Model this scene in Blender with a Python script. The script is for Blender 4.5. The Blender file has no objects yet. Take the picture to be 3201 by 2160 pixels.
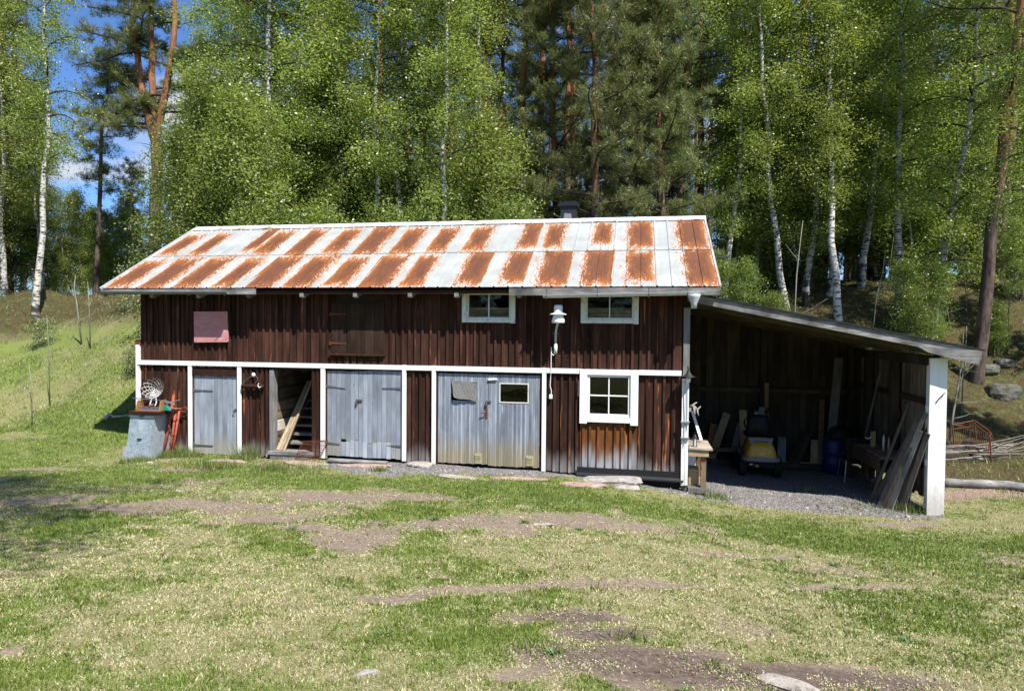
import bpy, bmesh, math, random
import numpy as np
from mathutils import Vector, Matrix
random.seed(7); RNG = np.random.default_rng(11)
sc = bpy.context.scene
COL = sc.collection
PI = math.pi

# ------------------------------------------------------------------ camera
W_, H_, F_ = 3201.0, 2160.0, 2066.35
CAM = np.array([10.204, -12.161, 2.686])
YAW, PITCH, ROLL = -0.1861, -0.0264, 0.0085
fw = np.array([math.sin(YAW)*math.cos(PITCH), math.cos(YAW)*math.cos(PITCH), math.sin(PITCH)])
r0 = np.array([math.cos(YAW), -math.sin(YAW), 0.0]); u0 = np.cross(r0, fw)
RT = r0*math.cos(ROLL)+u0*math.sin(ROLL); UP = -r0*math.sin(ROLL)+u0*math.cos(ROLL)
cd = bpy.data.cameras.new('camera'); cam = bpy.data.objects.new('camera', cd); COL.objects.link(cam)
cam.matrix_world = Matrix(((RT[0], UP[0], -fw[0], CAM[0]), (RT[1], UP[1], -fw[1], CAM[1]), (RT[2], UP[2], -fw[2], CAM[2]), (0, 0, 0, 1)))
cd.sensor_fit = 'HORIZONTAL'; cd.sensor_width = 36.0; cd.lens = 36.0*F_/W_; cd.clip_end = 2000.0; cd.clip_start = 0.05
sc.camera = cam
# ------------------------------------------------------------------ sky, sun, exposure
SUNV = Vector((1.05, -1.0, 2.1)).normalized()
ELEV = math.asin(SUNV.z); AZ = math.atan2(SUNV.x, SUNV.y)
wd = bpy.data.worlds.new('World'); sc.world = wd; wd.use_nodes = True
wn, wl = wd.node_tree.nodes, wd.node_tree.links; wn.clear()
wo = wn.new('ShaderNodeOutputWorld'); bg = wn.new('ShaderNodeBackground'); sky = wn.new('ShaderNodeTexSky')
sky.sky_type = 'NISHITA'; sky.sun_disc = False; sky.sun_elevation = ELEV; sky.sun_rotation = AZ
sky.air_density = 1.0; sky.dust_density = 0.4; sky.ozone_density = 2.2
tc = wn.new('ShaderNodeTexCoord'); mp = wn.new('ShaderNodeMapping'); mp.inputs['Scale'].default_value = (1, 1, 2.6); mp.inputs['Location'].default_value = (2.1, 1.2, 0.06)
nz = wn.new('ShaderNodeTexNoise'); nz.inputs['Scale'].default_value = 3.1; nz.inputs['Detail'].default_value = 7; nz.inputs['Roughness'].default_value = 0.55
rp = wn.new('ShaderNodeValToRGB'); rp.color_ramp.elements[0].position = 0.53; rp.color_ramp.elements[1].position = 0.67
mx = wn.new('ShaderNodeMix'); mx.data_type = 'RGBA'; mx.inputs['B'].default_value = (8.6, 8.8, 9.2, 1)
tint = wn.new('ShaderNodeMix'); tint.data_type = 'RGBA'; tint.blend_type = 'MULTIPLY'; tint.inputs['Factor'].default_value = 1; tint.inputs['B'].default_value = (0.95, 1.36, 1.95, 1)
wl.new(tc.outputs['Generated'], mp.inputs['Vector']); wl.new(mp.outputs[0], nz.inputs['Vector']); wl.new(nz.outputs['Fac'], rp.inputs[0])
wl.new(rp.outputs['Color'], mx.inputs['Factor']); wl.new(sky.outputs[0], tint.inputs['A']); wl.new(tint.outputs['Result'], mx.inputs['A']); wl.new(mx.outputs['Result'], bg.inputs[0])
bg.inputs[1].default_value = 0.052; wl.new(bg.outputs[0], wo.inputs[0])
sd = bpy.data.lights.new('sun', 'SUN'); sun = bpy.data.objects.new('sun', sd); COL.objects.link(sun)
sd.energy = 5.0; sd.angle = math.radians(0.53); sd.color = (1.0, 0.955, 0.88)
sun.rotation_euler = SUNV.to_track_quat('Z', 'Y').to_euler(); sun.location = (20, -20, 40)
sc.view_settings.view_transform = 'Standard'; sc.view_settings.look = 'None'; sc.view_settings.gamma = 1
sc.view_settings.use_curve_mapping = False; sc.view_settings.exposure = 0.82
sc.cycles.max_bounces = 7; sc.cycles.transparent_max_bounces = 12; sc.cycles.diffuse_bounces = 2; sc.cycles.glossy_bounces = 3
sc.cycles.use_adaptive_sampling = True; sc.cycles.adaptive_threshold = 0.015

# ------------------------------------------------------------------ pixel helpers
def ray(px, py): return fw+RT*(px-W_/2)/F_-UP*(py-H_/2)/F_
def onY(px, py, y): d = ray(px, py); return CAM+d*(y-CAM[1])/d[1]
def onX(px, py, x): d = ray(px, py); return CAM+d*(x-CAM[0])/d[0]
def onZ(px, py, z): d = ray(px, py); return CAM+d*(z-CAM[2])/d[2]
def at(px, py, D): return CAM+ray(px, py)*D

# ------------------------------------------------------------------ terrain function
def sstep(t): t = np.clip(t, 0, 1); return t*t*(3-2*t)
def vnoise(x, y, seed=0):
    x = np.asarray(x, float); y = np.asarray(y, float)
    xi = np.floor(x).astype(np.int64); yi = np.floor(y).astype(np.int64); fx = x-xi; fy = y-yi
    fx = fx*fx*(3-2*fx); fy = fy*fy*(3-2*fy)
    def h(a, b):
        n = (a*374761393+b*668265263+seed*974634777) & 0x7fffffff
        n = ((n ^ (n >> 13))*1274126177) & 0x7fffffff
        return ((n ^ (n >> 16)) & 0xffff)/65535.0
    return (h(xi, yi)*(1-fx)+h(xi+1, yi)*fx)*(1-fy)+(h(xi, yi+1)*(1-fx)+h(xi+1, yi+1)*fx)*fy
def fbm(x, y, seed=0, o=4):
    s = 0; a = 0.5; t = 0
    for k in range(o): s = s+a*vnoise(x*2**k, y*2**k, seed+k); t += a; a *= .5
    return s/t
def gz(x, y):
    x = np.asarray(x, float); y = np.asarray(y, float)
    base = np.interp(x, [-12, -3, 0, 4, 6, 8.5, 9.6, 10.6, 12, 13.2, 15.2, 18, 25], [.5, .18, .0, .05, .05, .03, -.03, -.16, -.33, -.39, -.38, -.33, -.2])
    front = np.clip(-y-1.2, 0, 40)
    k = 1-0.55*sstep(front/8)
    z = base*k+0.062*np.minimum(front, 12)
    ys = np.interp(x, [-14, -6, -2, -.7, 0, 11, 15.5, 18, 25, 40], [3.0, 1.2, .1, .4, 5.5, 5.5, 5.8, 6.3, 6.8, 8])
    ln = np.interp(x, [-4, 0, 14], [6.5, 7, 9.5]); Hh = np.interp(x, [-6, 12, 17], [2.9, 3.7, 4.5])
    z = z+Hh*sstep((y-ys)/ln)+0.045*np.clip(y-ys, 0, 60)
    out = np.maximum(np.maximum(-1.5-x, y-7), np.maximum(x-17, 0))
    z = z+np.clip(out, 0, 3)/3*(fbm(x*.35+5, y*.35, 3)-.5)*0.9
    z = z+(fbm(x*1.1, y*1.1, 9)-.5)*0.05
    return z
def gz1(x, y): return float(gz(x, y))
def onG(px, py):
    d = ray(px, py); lo, hi = 1.0, 90.0
    ts = np.linspace(2, 90, 1200); P = CAM[None]+d[None]*ts[:, None]
    below = P[:, 2] < gz(P[:, 0], P[:, 1]); i = int(np.argmax(below)) if below.any() else len(ts)-1
    return P[i]
# ------------------------------------------------------------------ node helpers / materials
class NT:
    def __init__(s, name):
        s.m = bpy.data.materials.new(name); s.m.use_nodes = True; s.t = s.m.node_tree; s.t.nodes.clear()
        s.out = s.t.nodes.new('ShaderNodeOutputMaterial')
    def n(s, typ, **kw):
        nd = s.t.nodes.new('ShaderNode'+typ)
        for k, v in kw.items():
            if k.startswith('_'): setattr(nd, k[1:], v)
            else: s.set(nd.inputs[k.replace('__', ' ')] if not k.startswith('i') or not k[1:].isdigit() else nd.inputs[int(k[1:])], v)
        return nd
    def set(s, sock, v):
        if isinstance(v, bpy.types.NodeSocket): s.t.links.new(v, sock)
        elif isinstance(v, bpy.types.Node): s.t.links.new(v.outputs[0], sock)
        else:
            if hasattr(sock.default_value, '__len__') and len(sock.default_value) == 4 and len(v) == 3: v = (*v, 1)
            sock.default_value = v
    def math(s, op, a, b=None, c=None, clamp=False):
        nd = s.t.nodes.new('ShaderNodeMath'); nd.operation = op; nd.use_clamp = clamp
        for i, v in enumerate((a, b, c)):
            if v is not None: s.set(nd.inputs[i], v)
        return nd.outputs[0]
    def mix(s, f, a, b, bt='MIX'):
        nd = s.t.nodes.new('ShaderNodeMix'); nd.data_type = 'RGBA'; nd.blend_type = bt
        s.set(nd.inputs['Factor'], f); s.set(nd.inputs['A'], a); s.set(nd.inputs['B'], b); return nd.outputs['Result']
    def ramp(s, f, stops, interp='LINEAR'):
        nd = s.t.nodes.new('ShaderNodeValToRGB'); cr = nd.color_ramp; cr.interpolation = interp
        while len(cr.elements) < len(stops): cr.elements.new(.5)
        for e, (p, c) in zip(cr.elements, stops): e.position = p; e.color = (*c, 1) if len(c) == 3 else c
        s.set(nd.inputs[0], f); return nd.outputs['Color']
    def mr(s, v, a, b, c=0.0, d=1.0, smooth=False):
        nd = s.t.nodes.new('ShaderNodeMapRange'); nd.clamp = True
        if smooth: nd.interpolation_type = 'SMOOTHSTEP'
        for i, q in enumerate((v, a, b, c, d)): s.set(nd.inputs[i], q)
        return nd.outputs[0]
    def pos(s): return s.n('NewGeometry').outputs['Position']
    def rnd(s): return s.n('ObjectInfo').outputs['Random']
    def noise(s, vec, scale, detail=4, rough=.55, mscale=None, off=None):
        if mscale is not None:
            m = s.n('Mapping'); s.set(m.inputs['Vector'], vec); m.inputs['Scale'].default_value = mscale
            if off is not None: s.set(m.inputs['Location'], off)
            vec = m.outputs[0]
        nd = s.n('TexNoise', Scale=scale, Detail=detail, Roughness=rough); s.set(nd.inputs['Vector'], vec); return nd.outputs['Fac']
    def bsdf(s, color, rough=.7, metal=0.0, spec=.3, bump=None, bstr=.3, bdist=.01, **kw):
        p = s.n('BsdfPrincipled'); s.set(p.inputs['Base Color'], color); s.set(p.inputs['Roughness'], rough); s.set(p.inputs['Metallic'], metal)
        s.set(p.inputs['Specular IOR Level'], spec)
        if bump is not None:
            b = s.n('Bump', Strength=bstr, Distance=bdist); s.set(b.inputs['Height'], bump); s.t.links.new(b.outputs[0], p.inputs['Normal'])
        s.t.links.new(p.outputs[0], s.out.inputs[0]); return p
def comb(nt, x=0.0, y=0.0, z=0.0): return nt.n('CombineXYZ', X=x, Y=y, Z=z).outputs[0]

def wood(name, c1, c2, rough=.85, axis='z', grain=34., vary=.5, wear=None, knots=None, fleck=None, spec=.15):
    """long-grained timber; wear=(colour, z full, z none, jitter), fleck=(colour, threshold)"""
    nt = NT(name); P = nt.pos(); R = nt.rnd()
    off = comb(nt, nt.math('MULTIPLY', R, 31.), nt.math('MULTIPLY', R, 17.), nt.math('MULTIPLY', R, 7.))
    sc_ = {'z': (1, 1, .045), 'x': (.045, 1, 1), 'y': (1, .045, 1)}[axis]
    g = nt.noise(P, grain, 5, .6, sc_, off)
    col = nt.ramp(g, [(.28, c1), (.72, c2)])
    big = nt.noise(P, 2.2, 3, .6, (1, 1, .5) if axis == 'z' else (1, 1, 1), off)
    col = nt.mix(nt.mr(big, .35, .7), col, tuple(c*.62 for c in c1))
    if fleck:
        fl = nt.noise(P, 9., 4, .65, (1.6, 1.6, .10) if axis == 'z' else (.1, 1.6, 1.6), off)
        col = nt.mix(nt.mr(fl, fleck[1], fleck[1]+.07), col, fleck[0])
    if wear:
        z = nt.n('SeparateXYZ', Vector=P).outputs['Z']
        j = nt.noise(P, 13., 3, .6, (1, 1, .12), off)
        zz = nt.math('ADD', nt.math('ADD', z, nt.math('MULTIPLY', nt.math('SUBTRACT', j, .5), wear[3])), nt.math('MULTIPLY', nt.math('SUBTRACT', R, .5), wear[3]*.6))
        wc = nt.mix(nt.mr(g, .3, .7), tuple(c*.72 for c in wear[0]), wear[0])
        col = nt.mix(nt.mr(zz, wear[1], wear[2], 1., 0., True), col, wc)
    if knots:
        v = nt.n('TexVoronoi', Scale=5.0); m = nt.n('Mapping'); m.inputs['Scale'].default_value = {'z': (1.3, 1.3, .55), 'x': (.55, 1.3, 1.3), 'y': (1.3, .55, 1.3)}[axis]
        nt.set(m.inputs['Vector'], P); nt.set(m.inputs['Location'], off); nt.set(v.inputs['Vector'], m.outputs[0])
        col = nt.mix(nt.mr(v.outputs['Distance'], .05, .13, .85, 0.), col, knots)
    hs = nt.n('HueSaturation'); nt.set(hs.inputs['Color'], col); nt.set(hs.inputs['Value'], nt.math('ADD', 1-vary/2, nt.math('MULTIPLY', R, vary)))
    nt.bsdf(hs.outputs[0], rough, 0, spec, bump=g, bstr=.35, bdist=.006)
    return nt.m
MAT = {}
MAT['stain'] = wood('stained_boards', (.034, .0145, .0098), (.100, .045, .030), wear=((.27, .25, .24), .05, .42, .35), fleck=((.36, .125, .04), .605), knots=(.02, .008, .006), vary=.95)
MAT['stain_up'] = wood('stained_boards_upper', (.036, .0150, .0105), (.105, .047, .032), fleck=((.28, .105, .05), .63), knots=(.02, .008, .006), vary=.9)
MAT['stain_worn'] = wood('sun_bleached_boards', (.10, .036, .013), (.27, .105, .03), wear=((.36, .36, .37), .20, .62, .45), fleck=((.50, .20, .05), .60), knots=(.05, .015, .008), vary=.6)
MAT['hatch'] = wood('hatch_boards', (.030, .016, .011), (.070, .042, .028), vary=.4)
MAT['beam_dark'] = wood('dark_beam', (.028, .012, .009), (.06, .027, .018), axis='x', vary=.3)
MAT['door'] = wood('grey_door_boards', (.24, .272, .32), (.37, .41, .47), wear=((.36, .345, .30), .12, .55, .35), knots=(.15, .165, .195), vary=.35, fleck=((.44, .49, .55), .68))
MAT['door_fine'] = wood('grey_panelling', (.23, .262, .315), (.38, .42, .485), grain=60., wear=((.33, .285, .20), .18, .75, .3), vary=.55, fleck=((.45, .50, .58), .63))
MAT['door_new'] = wood('bleached_repair_boards', (.36, .40, .45), (.50, .54, .58), vary=.35)
MAT['grey'] = wood('weathered_timber', (.17, .165, .16), (.36, .35, .335), vary=.45)
MAT['greyx'] = wood('weathered_timber_lengthwise', (.13, .125, .12), (.44, .43, .42), axis='x', vary=.35, fleck=((.06, .055, .05), .66))
MAT['log'] = wood('old_log', (.13, .085, .05), (.34, .25, .17), axis='y', vary=.9, knots=(.07, .04, .02))
MAT['logpale'] = wood('pale_log', (.55, .5, .42), (.72, .68, .6), axis='y', vary=.2)
MAT['pine'] = wood('fresh_pine', (.46, .31, .15), (.62, .46, .26), vary=.4, knots=(.22, .08, .03))
MAT['pinex'] = wood('fresh_pine_lengthwise', (.48, .34, .19), (.66, .51, .32), axis='x', vary=.4, knots=(.2, .08, .03))
MAT['oldpine'] = wood('old_pine', (.17, .11, .065), (.32, .225, .14), vary=.6, knots=(.08, .04, .02))
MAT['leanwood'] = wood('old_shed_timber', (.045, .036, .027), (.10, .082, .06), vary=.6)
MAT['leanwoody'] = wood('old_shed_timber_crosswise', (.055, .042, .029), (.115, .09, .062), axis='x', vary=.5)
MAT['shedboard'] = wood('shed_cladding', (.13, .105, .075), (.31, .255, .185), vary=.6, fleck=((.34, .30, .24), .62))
MAT['dullpine'] = wood('dull_pine', (.33, .255, .165), (.52, .43, .30), vary=.35, knots=(.2, .09, .04))
MAT['plankgrey'] = wood('grey_brown_planks', (.10, .082, .066), (.23, .195, .16), vary=.6, knots=(.06, .04, .03))
MAT['bench'] = wood('bench_top', (.34, .27, .20), (.58, .50, .42), axis='x', vary=.2)

def flat(name, c, rough=.6, metal=0., spec=.3, nscale=20., var=.25, bstr=.1, coat=0):
    nt = NT(name); f = nt.noise(nt.pos(), nscale, 4, .6)
    col = nt.mix(nt.mr(f, .3, .75), c, tuple(x*(1-var) for x in c))
    p = nt.bsdf(col, rough, metal, spec, bump=f, bstr=bstr, bdist=.004); return nt.m
def paint_white():
    nt = NT('white_paint'); P = nt.pos()
    f = nt.noise(P, 12., 5, .65, (1, 1, .3)); d = nt.noise(P, 28., 3, .5)
    col = nt.mix(nt.mr(f, .62, .80), (.80, .80, .785), (.62, .60, .56)); col = nt.mix(nt.mr(d, .70, .76), col, (.36, .34, .31)); zz = nt.n('SeparateXYZ', Vector=P).outputs['Z']; dj = nt.noise(P, 22., 4, .7, (1, 1, .35)); col = nt.mix(nt.math('MULTIPLY', nt.mr(nt.math('ADD', zz, nt.math('MULTIPLY', nt.math('SUBTRACT', dj, .5), .9)), -.25, .25, 1., 0.), .7), col, (.40, .36, .30)); gr_ = nt.noise(P, 60., 3, .6, (1, 1, .05)); col = nt.mix(nt.math('MULTIPLY', nt.mr(gr_, .55, .75), .35), col, (.60, .58, .55))
    nt.bsdf(col, .6, 0, .3, bump=f, bstr=.15, bdist=.003); return nt.m
MAT['white'] = paint_white()
def paint_cream():
    nt = NT('worn_cream_paint'); P = nt.pos(); f = nt.noise(P, 16., 5, .65, (1, 1, .5))
    col = nt.mix(nt.mr(f, .55, .72), (.70, .70, .63), (.36, .33, .26)); nt.bsdf(col, .65, 0, .25, bump=f, bstr=.2, bdist=.003); return nt.m
MAT['cream'] = paint_cream()
MAT['galv'] = flat('gutter_zinc', (.62, .64, .62), .5, .25, .4, 14, .3)
MAT['gutter_dark'] = flat('weathered_gutter', (.20, .21, .20), .5, .25, .35, 14, .4)
MAT['dark_metal'] = flat('dark_iron', (.045, .042, .04), .6, .4, .3, 30, .4)
MAT['black_sheet'] = flat('black_painted_sheet', (.016, .017, .020), .42, 0, .4, 8, .3)
MAT['iron'] = flat('grey_iron', (.20, .20, .20), .55, .5, .4, 30, .5)
MAT['rust'] = flat('rusty_iron', (.20, .065, .03), .85, 0, .15, 30, .6, .4)
MAT['rustbed'] = flat('rusty_orange_iron', (.20, .075, .042), .85, 0, .15, 30, .6, .4)
MAT['redpaint'] = flat('faded_red_paint', (.40, .085, .05), .6, 0, .3, 24, .45, .2)
MAT['plastic_white'] = flat('white_plastic', (.80, .80, .80), .4, 0, .4, 6, .04)
MAT['lampglass'] = flat('opal_glass', (.84, .84, .86), .25, 0, .5, 4, .03, 0)
MAT['grey_pipe'] = flat('light_grey_pipe', (.50, .53, .54), .45, .1, .4, 10, .15)
MAT['black'] = flat('black_rubber', (.014, .014, .014), .75, 0, .25, 20, .3)
MAT['blackplastic'] = flat('black_plastic', (.011, .011, .012), .55, 0, .25, 8, .2)
MAT['yellow'] = flat('yellow_hood_paint', (.50, .31, .035), .45, 0, .5, 6, .12, 0)
MAT['greypl'] = flat('grey_hood_plastic', (.20, .20, .20), .45, 0, .4, 8, .1)
MAT['blue'] = flat('blue_plastic', (.02, .055, .26), .4, 0, .4, 8, .2)
MAT['navy'] = flat('navy_plastic', (.012, .022, .10), .45, 0, .4, 8, .2)
MAT['green'] = flat('green_enamel', (.02, .24, .17), .45, 0, .4, 12, .3)
MAT['net'] = flat('white_netting', (.78, .77, .72), .8, 0, .1, 20, .2)
MAT['antler'] = flat('bleached_antler', (.42, .40, .36), .7, 0, .2, 16, .35)
MAT['brass'] = flat('yellowed_grille', (.44, .39, .22), .6, 0, .3, 30, .3)
MAT['orangebox'] = flat('varnished_plywood', (.36, .17, .06), .5, 0, .3, 16, .35)
MAT['brick'] = flat('pale_red_brick', (.42, .21, .16), .9, 0, .1, 30, .35, .3)
MAT['curtain'] = flat('grey_plastic_sheet', (.20, .195, .185), .55, 0, .3, 9, .3, .3)
MAT['sapling'] = flat('pale_sapling_bark', (.30, .30, .24), .8, 0, .1, 18, .35)
MAT['twig'] = flat('grey_dead_branch', (.34, .31, .27), .9, 0, .1, 24, .45, .3)
MAT['felt'] = flat('black_roofing_felt', (.03, .03, .032), .8, 0, .2, 20, .4)
MAT['interior'] = flat('dark_interior_timber', (.045, .035, .027), .9, 0, .1, 9, .4)
MAT['redwall'] = wood('red_cabin_boards', (.085, .018, .012), (.15, .03, .02), vary=.2)
MAT['roofmetal'] = flat('pale_metal_roof', (.52, .57, .60), .5, .2, .4, 3, .15)
def pinkmat():
    nt = NT('faded_pink_panel'); P = nt.pos(); f = nt.noise(P, 7, 5, .65, (.6, 1, 2.)); g = nt.noise(P, 3, 3)
    col = nt.ramp(f, [(.3, (.44, .17, .17)), (.55, (.54, .25, .25)), (.75, (.60, .40, .40))]); col = nt.mix(nt.mr(g, .45, .7), col, (.50, .20, .20)); k_ = nt.noise(P, 26., 5, .8); col = nt.mix(nt.math('MULTIPLY', nt.mr(k_, .60, .68), .7), col, (.30, .15, .14))
    nt.bsdf(col, .65, 0, .2, bump=f, bstr=.1, bdist=.003); return nt.m
MAT['pink'] = pinkmat()
def spangle():
    nt = NT('galvanised_spangle'); v = nt.n('TexVoronoi', Scale=42.); nt.set(v.inputs['Vector'], nt.pos()); f = nt.noise(nt.pos(), 3., 4)
    hs = nt.n('SeparateColor', Color=v.outputs['Color']).outputs[0]
    col = nt.ramp(hs, [(0, (.22, .27, .30)), (1, (.40, .46, .50))]); col = nt.mix(nt.mr(f, .5, .75), col, (.46, .52, .55))
    nt.bsdf(col, nt.mr(hs, 0, 1, .42, .6), .35, .4); return nt.m
MAT['spangle'] = spangle()
def chimneymat():
    nt = NT('chimney_sheet'); P = nt.n('TexCoord').outputs['Object']; s = nt.n('SeparateXYZ', Vector=P)
    f = nt.noise(P, 9, 4)
    # flaked paint: a bare zinc island low on the front face
    a = nt.math('ABSOLUTE', nt.math('SUBTRACT', s.outputs['X'], -.02)); b = nt.math('ABSOLUTE', nt.math('ADD', s.outputs['Z'], .09))
    d = nt.math('ADD', nt.math('MAXIMUM', nt.math('MULTIPLY', a, 1.0), nt.math('MULTIPLY', b, .85)), nt.math('MULTIPLY', nt.math('SUBTRACT', f, .5), .10))
    col = nt.mix(nt.mr(d, .075, .085, 1., 0.), (.018, .021, .027), (.20, .22, .235)); nt.bsdf(col, .5, .1, .4); return nt.m
MAT['chimney'] = chimneymat()
def glassmat():
    nt = NT('window_glass'); lw = nt.n('Fresnel', IOR=1.38); g = nt.n('BsdfGlossy', Roughness=.01, Color=(1, 1, 1, 1)); t = nt.n('BsdfTransparent', Color=(.80, .84, .82, 1))
    w = nt.noise(nt.pos(), 3., 2); b = nt.n('Bump', Strength=.06, Distance=.02, Height=w); nt.t.links.new(b.outputs[0], g.inputs['Normal'])
    m = nt.n('MixShader'); nt.set(m.inputs[0], lw.outputs[0]); nt.t.links.new(t.outputs[0], m.inputs[1]); nt.t.links.new(g.outputs[0], m.inputs[2]); nt.t.links.new(m.outputs[0], nt.out.inputs[0]); return nt.m
MAT['glass'] = glassmat()
def roofmat():
    nt = NT('rusting_zinc_roof'); P = nt.pos(); uv = nt.n('UVMap', _uv_map='rust').outputs[0]; s = nt.n('SeparateXYZ', Vector=uv); R = nt.rnd()
    off = comb(nt, nt.math('MULTIPLY', R, 13.), 0., 0.)
    u, v = s.outputs['X'], s.outputs['Y']
    n1 = nt.noise(P, 7., 6, .7, (1.5, .35, .35), off); n2 = nt.noise(P, 26., 4, .7, (1.3, .5, .5), off); n3 = nt.noise(P, 2.2, 3, .5, None, None)
    rag = nt.mr(u, -.9, .9, .45, 1.25)
    nn = nt.math('ADD', nt.math('MULTIPLY', nt.math('SUBTRACT', n1, .5), 1.7), nt.math('MULTIPLY', nt.math('SUBTRACT', n2, .5), 2.2))
    d = nt.math('MAXIMUM', nt.math('ABSOLUTE', u), nt.math('ABSOLUTE', v))
    e = nt.math('SUBTRACT', nt.math('SUBTRACT', 1.0, d), nt.math('MULTIPLY', nn, nt.math('MULTIPLY', rag, .75)))
    e = nt.math('ADD', e, nt.math('MULTIPLY', nt.math('SUBTRACT', R, .55), .35))
    n5 = nt.noise(P, 17., 5, .75, (1.2, .30, .30), off); near = nt.mr(e, -1.1, .0, 0., .115)
    fl = nt.math('MULTIPLY', nt.mr(nt.math('ADD', n5, near), .655, .69), nt.mr(e, -1.0, -.6))
    bare_ = nt.math('MULTIPLY', nt.mr(nt.noise(P, 11., 5, .75, (1.4, .25, .25), off), .625, .67), nt.mr(e, .55, .15))
    mask = nt.math('SUBTRACT', nt.math('MAXIMUM', nt.mr(e, -.02, .05, 0, 1, True), fl), nt.math('MULTIPLY', bare_, .85), None, True)
    core = nt.mr(e, .03, .55)
    n4 = nt.noise(P, 34., 4, .6, (1.6, .12, .12), off)
    rustc = nt.ramp(core, [(0, (.44, .165, .035)), (.25, (.225, .075, .019)), (1, (.105, .039, .019))])
    rustc = nt.mix(nt.math('MULTIPLY', nt.mr(n4, .45, .75), .55), rustc, (.25, .085, .028))
    zinc = nt.mix(nt.mr(n3, .35, .7), (.47, .485, .465), (.36, .38, .37)); zinc = nt.mix(nt.math('MULTIPLY', nt.mr(n2, .66, .76), .6), zinc, (.30, .13, .05))
    col = nt.mix(mask, zinc, rustc)
    nt.bsdf(col, nt.mix(mask, (.45, .45, .45), (.75, .75, .75)), nt.math('MULTIPLY', nt.math('SUBTRACT', 1.0, mask), .25), .35, bump=n2, bstr=.08, bdist=.004)
    return nt.m
MAT['roof'] = roofmat()
def ridgemat():
    nt = NT('speckled_zinc_ridge'); P = nt.pos(); f = nt.noise(P, 9., 5, .7, (.5, 1, 1)); g = nt.noise(P, 2., 2)
    col = nt.mix(nt.mr(f, .56, .62), (.62, .66, .68), (.36, .15, .06)); nt.bsdf(col, .5, .2, .35); return nt.m
MAT['ridge'] = ridgemat()
def barks():
    nt = NT('birch_bark'); P = nt.n('TexCoord').outputs['Object']; R = nt.rnd(); off = comb(nt, nt.math('MULTIPLY', R, 9.), 0., nt.math('MULTIPLY', R, 5.))
    a = nt.noise(P, 5., 4, .6, (1, 1, 3.2), off); b = nt.noise(P, 2.0, 5, .7, (1, 1, 1.1), off)
    z = nt.n('SeparateXYZ', Vector=P).outputs['Z']
    col = nt.mix(nt.mr(a, .51, .57), (.50, .485, .445), (.08, .07, .06)); col = nt.mix(nt.mr(nt.math('ADD', b, nt.mr(z, 0., 1.2, .22, 0.)), .60, .70), col, (.045, .04, .035))
    nt.bsdf(col, .75, 0, .2, bump=a, bstr=.3, bdist=.02); MAT['birchbark'] = nt.m
    nt = NT('pine_bark'); P = nt.n('TexCoord').outputs['Object']; R = nt.rnd(); off = comb(nt, nt.math('MULTIPLY', R, 9.), 0., nt.math('MULTIPLY', R, 5.))
    a = nt.noise(P, 9., 5, .65, (1, 1, .28), off); z = nt.n('SeparateXYZ', Vector=P).outputs['Z']; b = nt.noise(P, 1.5, 3)
    lo = nt.ramp(a, [(.35, (.035, .028, .024)), (.65, (.16, .12, .10))]); hi = nt.ramp(a, [(.3, (.14, .060, .033)), (.7, (.37, .18, .088))])
    col = nt.mix(nt.mr(nt.math('ADD', z, nt.math('MULTIPLY', b, 3.)), 5.5, 9.5), lo, hi)
    nt.bsdf(col, .9, 0, .1, bump=a, bstr=.6, bdist=.03); MAT['pinebark'] = nt.m
    nt = NT('dark_branch_bark'); P = nt.pos(); a = nt.noise(P, 12., 3); nt.bsdf(nt.ramp(a, [(.3, (.03, .024, .02)), (.7, (.09, .07, .055))]), .9, 0, .1); MAT['limb'] = nt.m
barks()
def leafmat(name, ca, cb, trans=.45, gloss=.10, satr=.0):
    nt = NT(name); lv = nt.n('Attribute', _attribute_name='lv').outputs['Fac']; R = nt.rnd()
    col = nt.mix(lv, ca, cb); hs = nt.n('HueSaturation'); nt.set(hs.inputs['Color'], col)
    nt.set(hs.inputs['Hue'], nt.math('ADD', .488, nt.math('MULTIPLY', R, .024))); nt.set(hs.inputs['Value'], nt.math('ADD', .82, nt.math('MULTIPLY', R, .36)))
    d = nt.n('BsdfDiffuse', Color=hs.outputs[0]); tcol = nt.mix(1.0, hs.outputs[0], (1.15, 1.25, .55), 'MULTIPLY'); t = nt.n('BsdfTranslucent', Color=tcol); g = nt.n('BsdfGlossy', Roughness=.4, Color=(.95, .97, .9, 1))
    m1 = nt.n('MixShader', Fac=trans); nt.t.links.new(d.outputs[0], m1.inputs[1]); nt.t.links.new(t.outputs[0], m1.inputs[2])
    fr = nt.n('Fresnel', IOR=1.4); m2 = nt.n('MixShader'); nt.set(m2.inputs[0], gloss*.35); nt.t.links.new(m1.outputs[0], m2.inputs[1]); nt.t.links.new(g.outputs[0], m2.inputs[2])
    nt.t.links.new(m2.outputs[0], nt.out.inputs[0]); return nt.m
MAT['birchleaf'] = leafmat('birch_leaves', (.175, .225, .045), (.35, .395, .115), .5, .09)
MAT['bushleaf'] = leafmat('bush_leaves', (.125, .180, .034), (.27, .32, .085), .47, .09)
MAT['paleleaf'] = leafmat('pale_sapling_leaves', (.17, .22, .08), (.33, .37, .19), .4, .10)
MAT['needle'] = leafmat('pine_needles', (.10, .122, .042), (.24, .255, .10), .32, .07)
MAT['spruce'] = leafmat('dark_needles', (.026, .048, .020), (.06, .085, .032), .15, .05)
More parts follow.
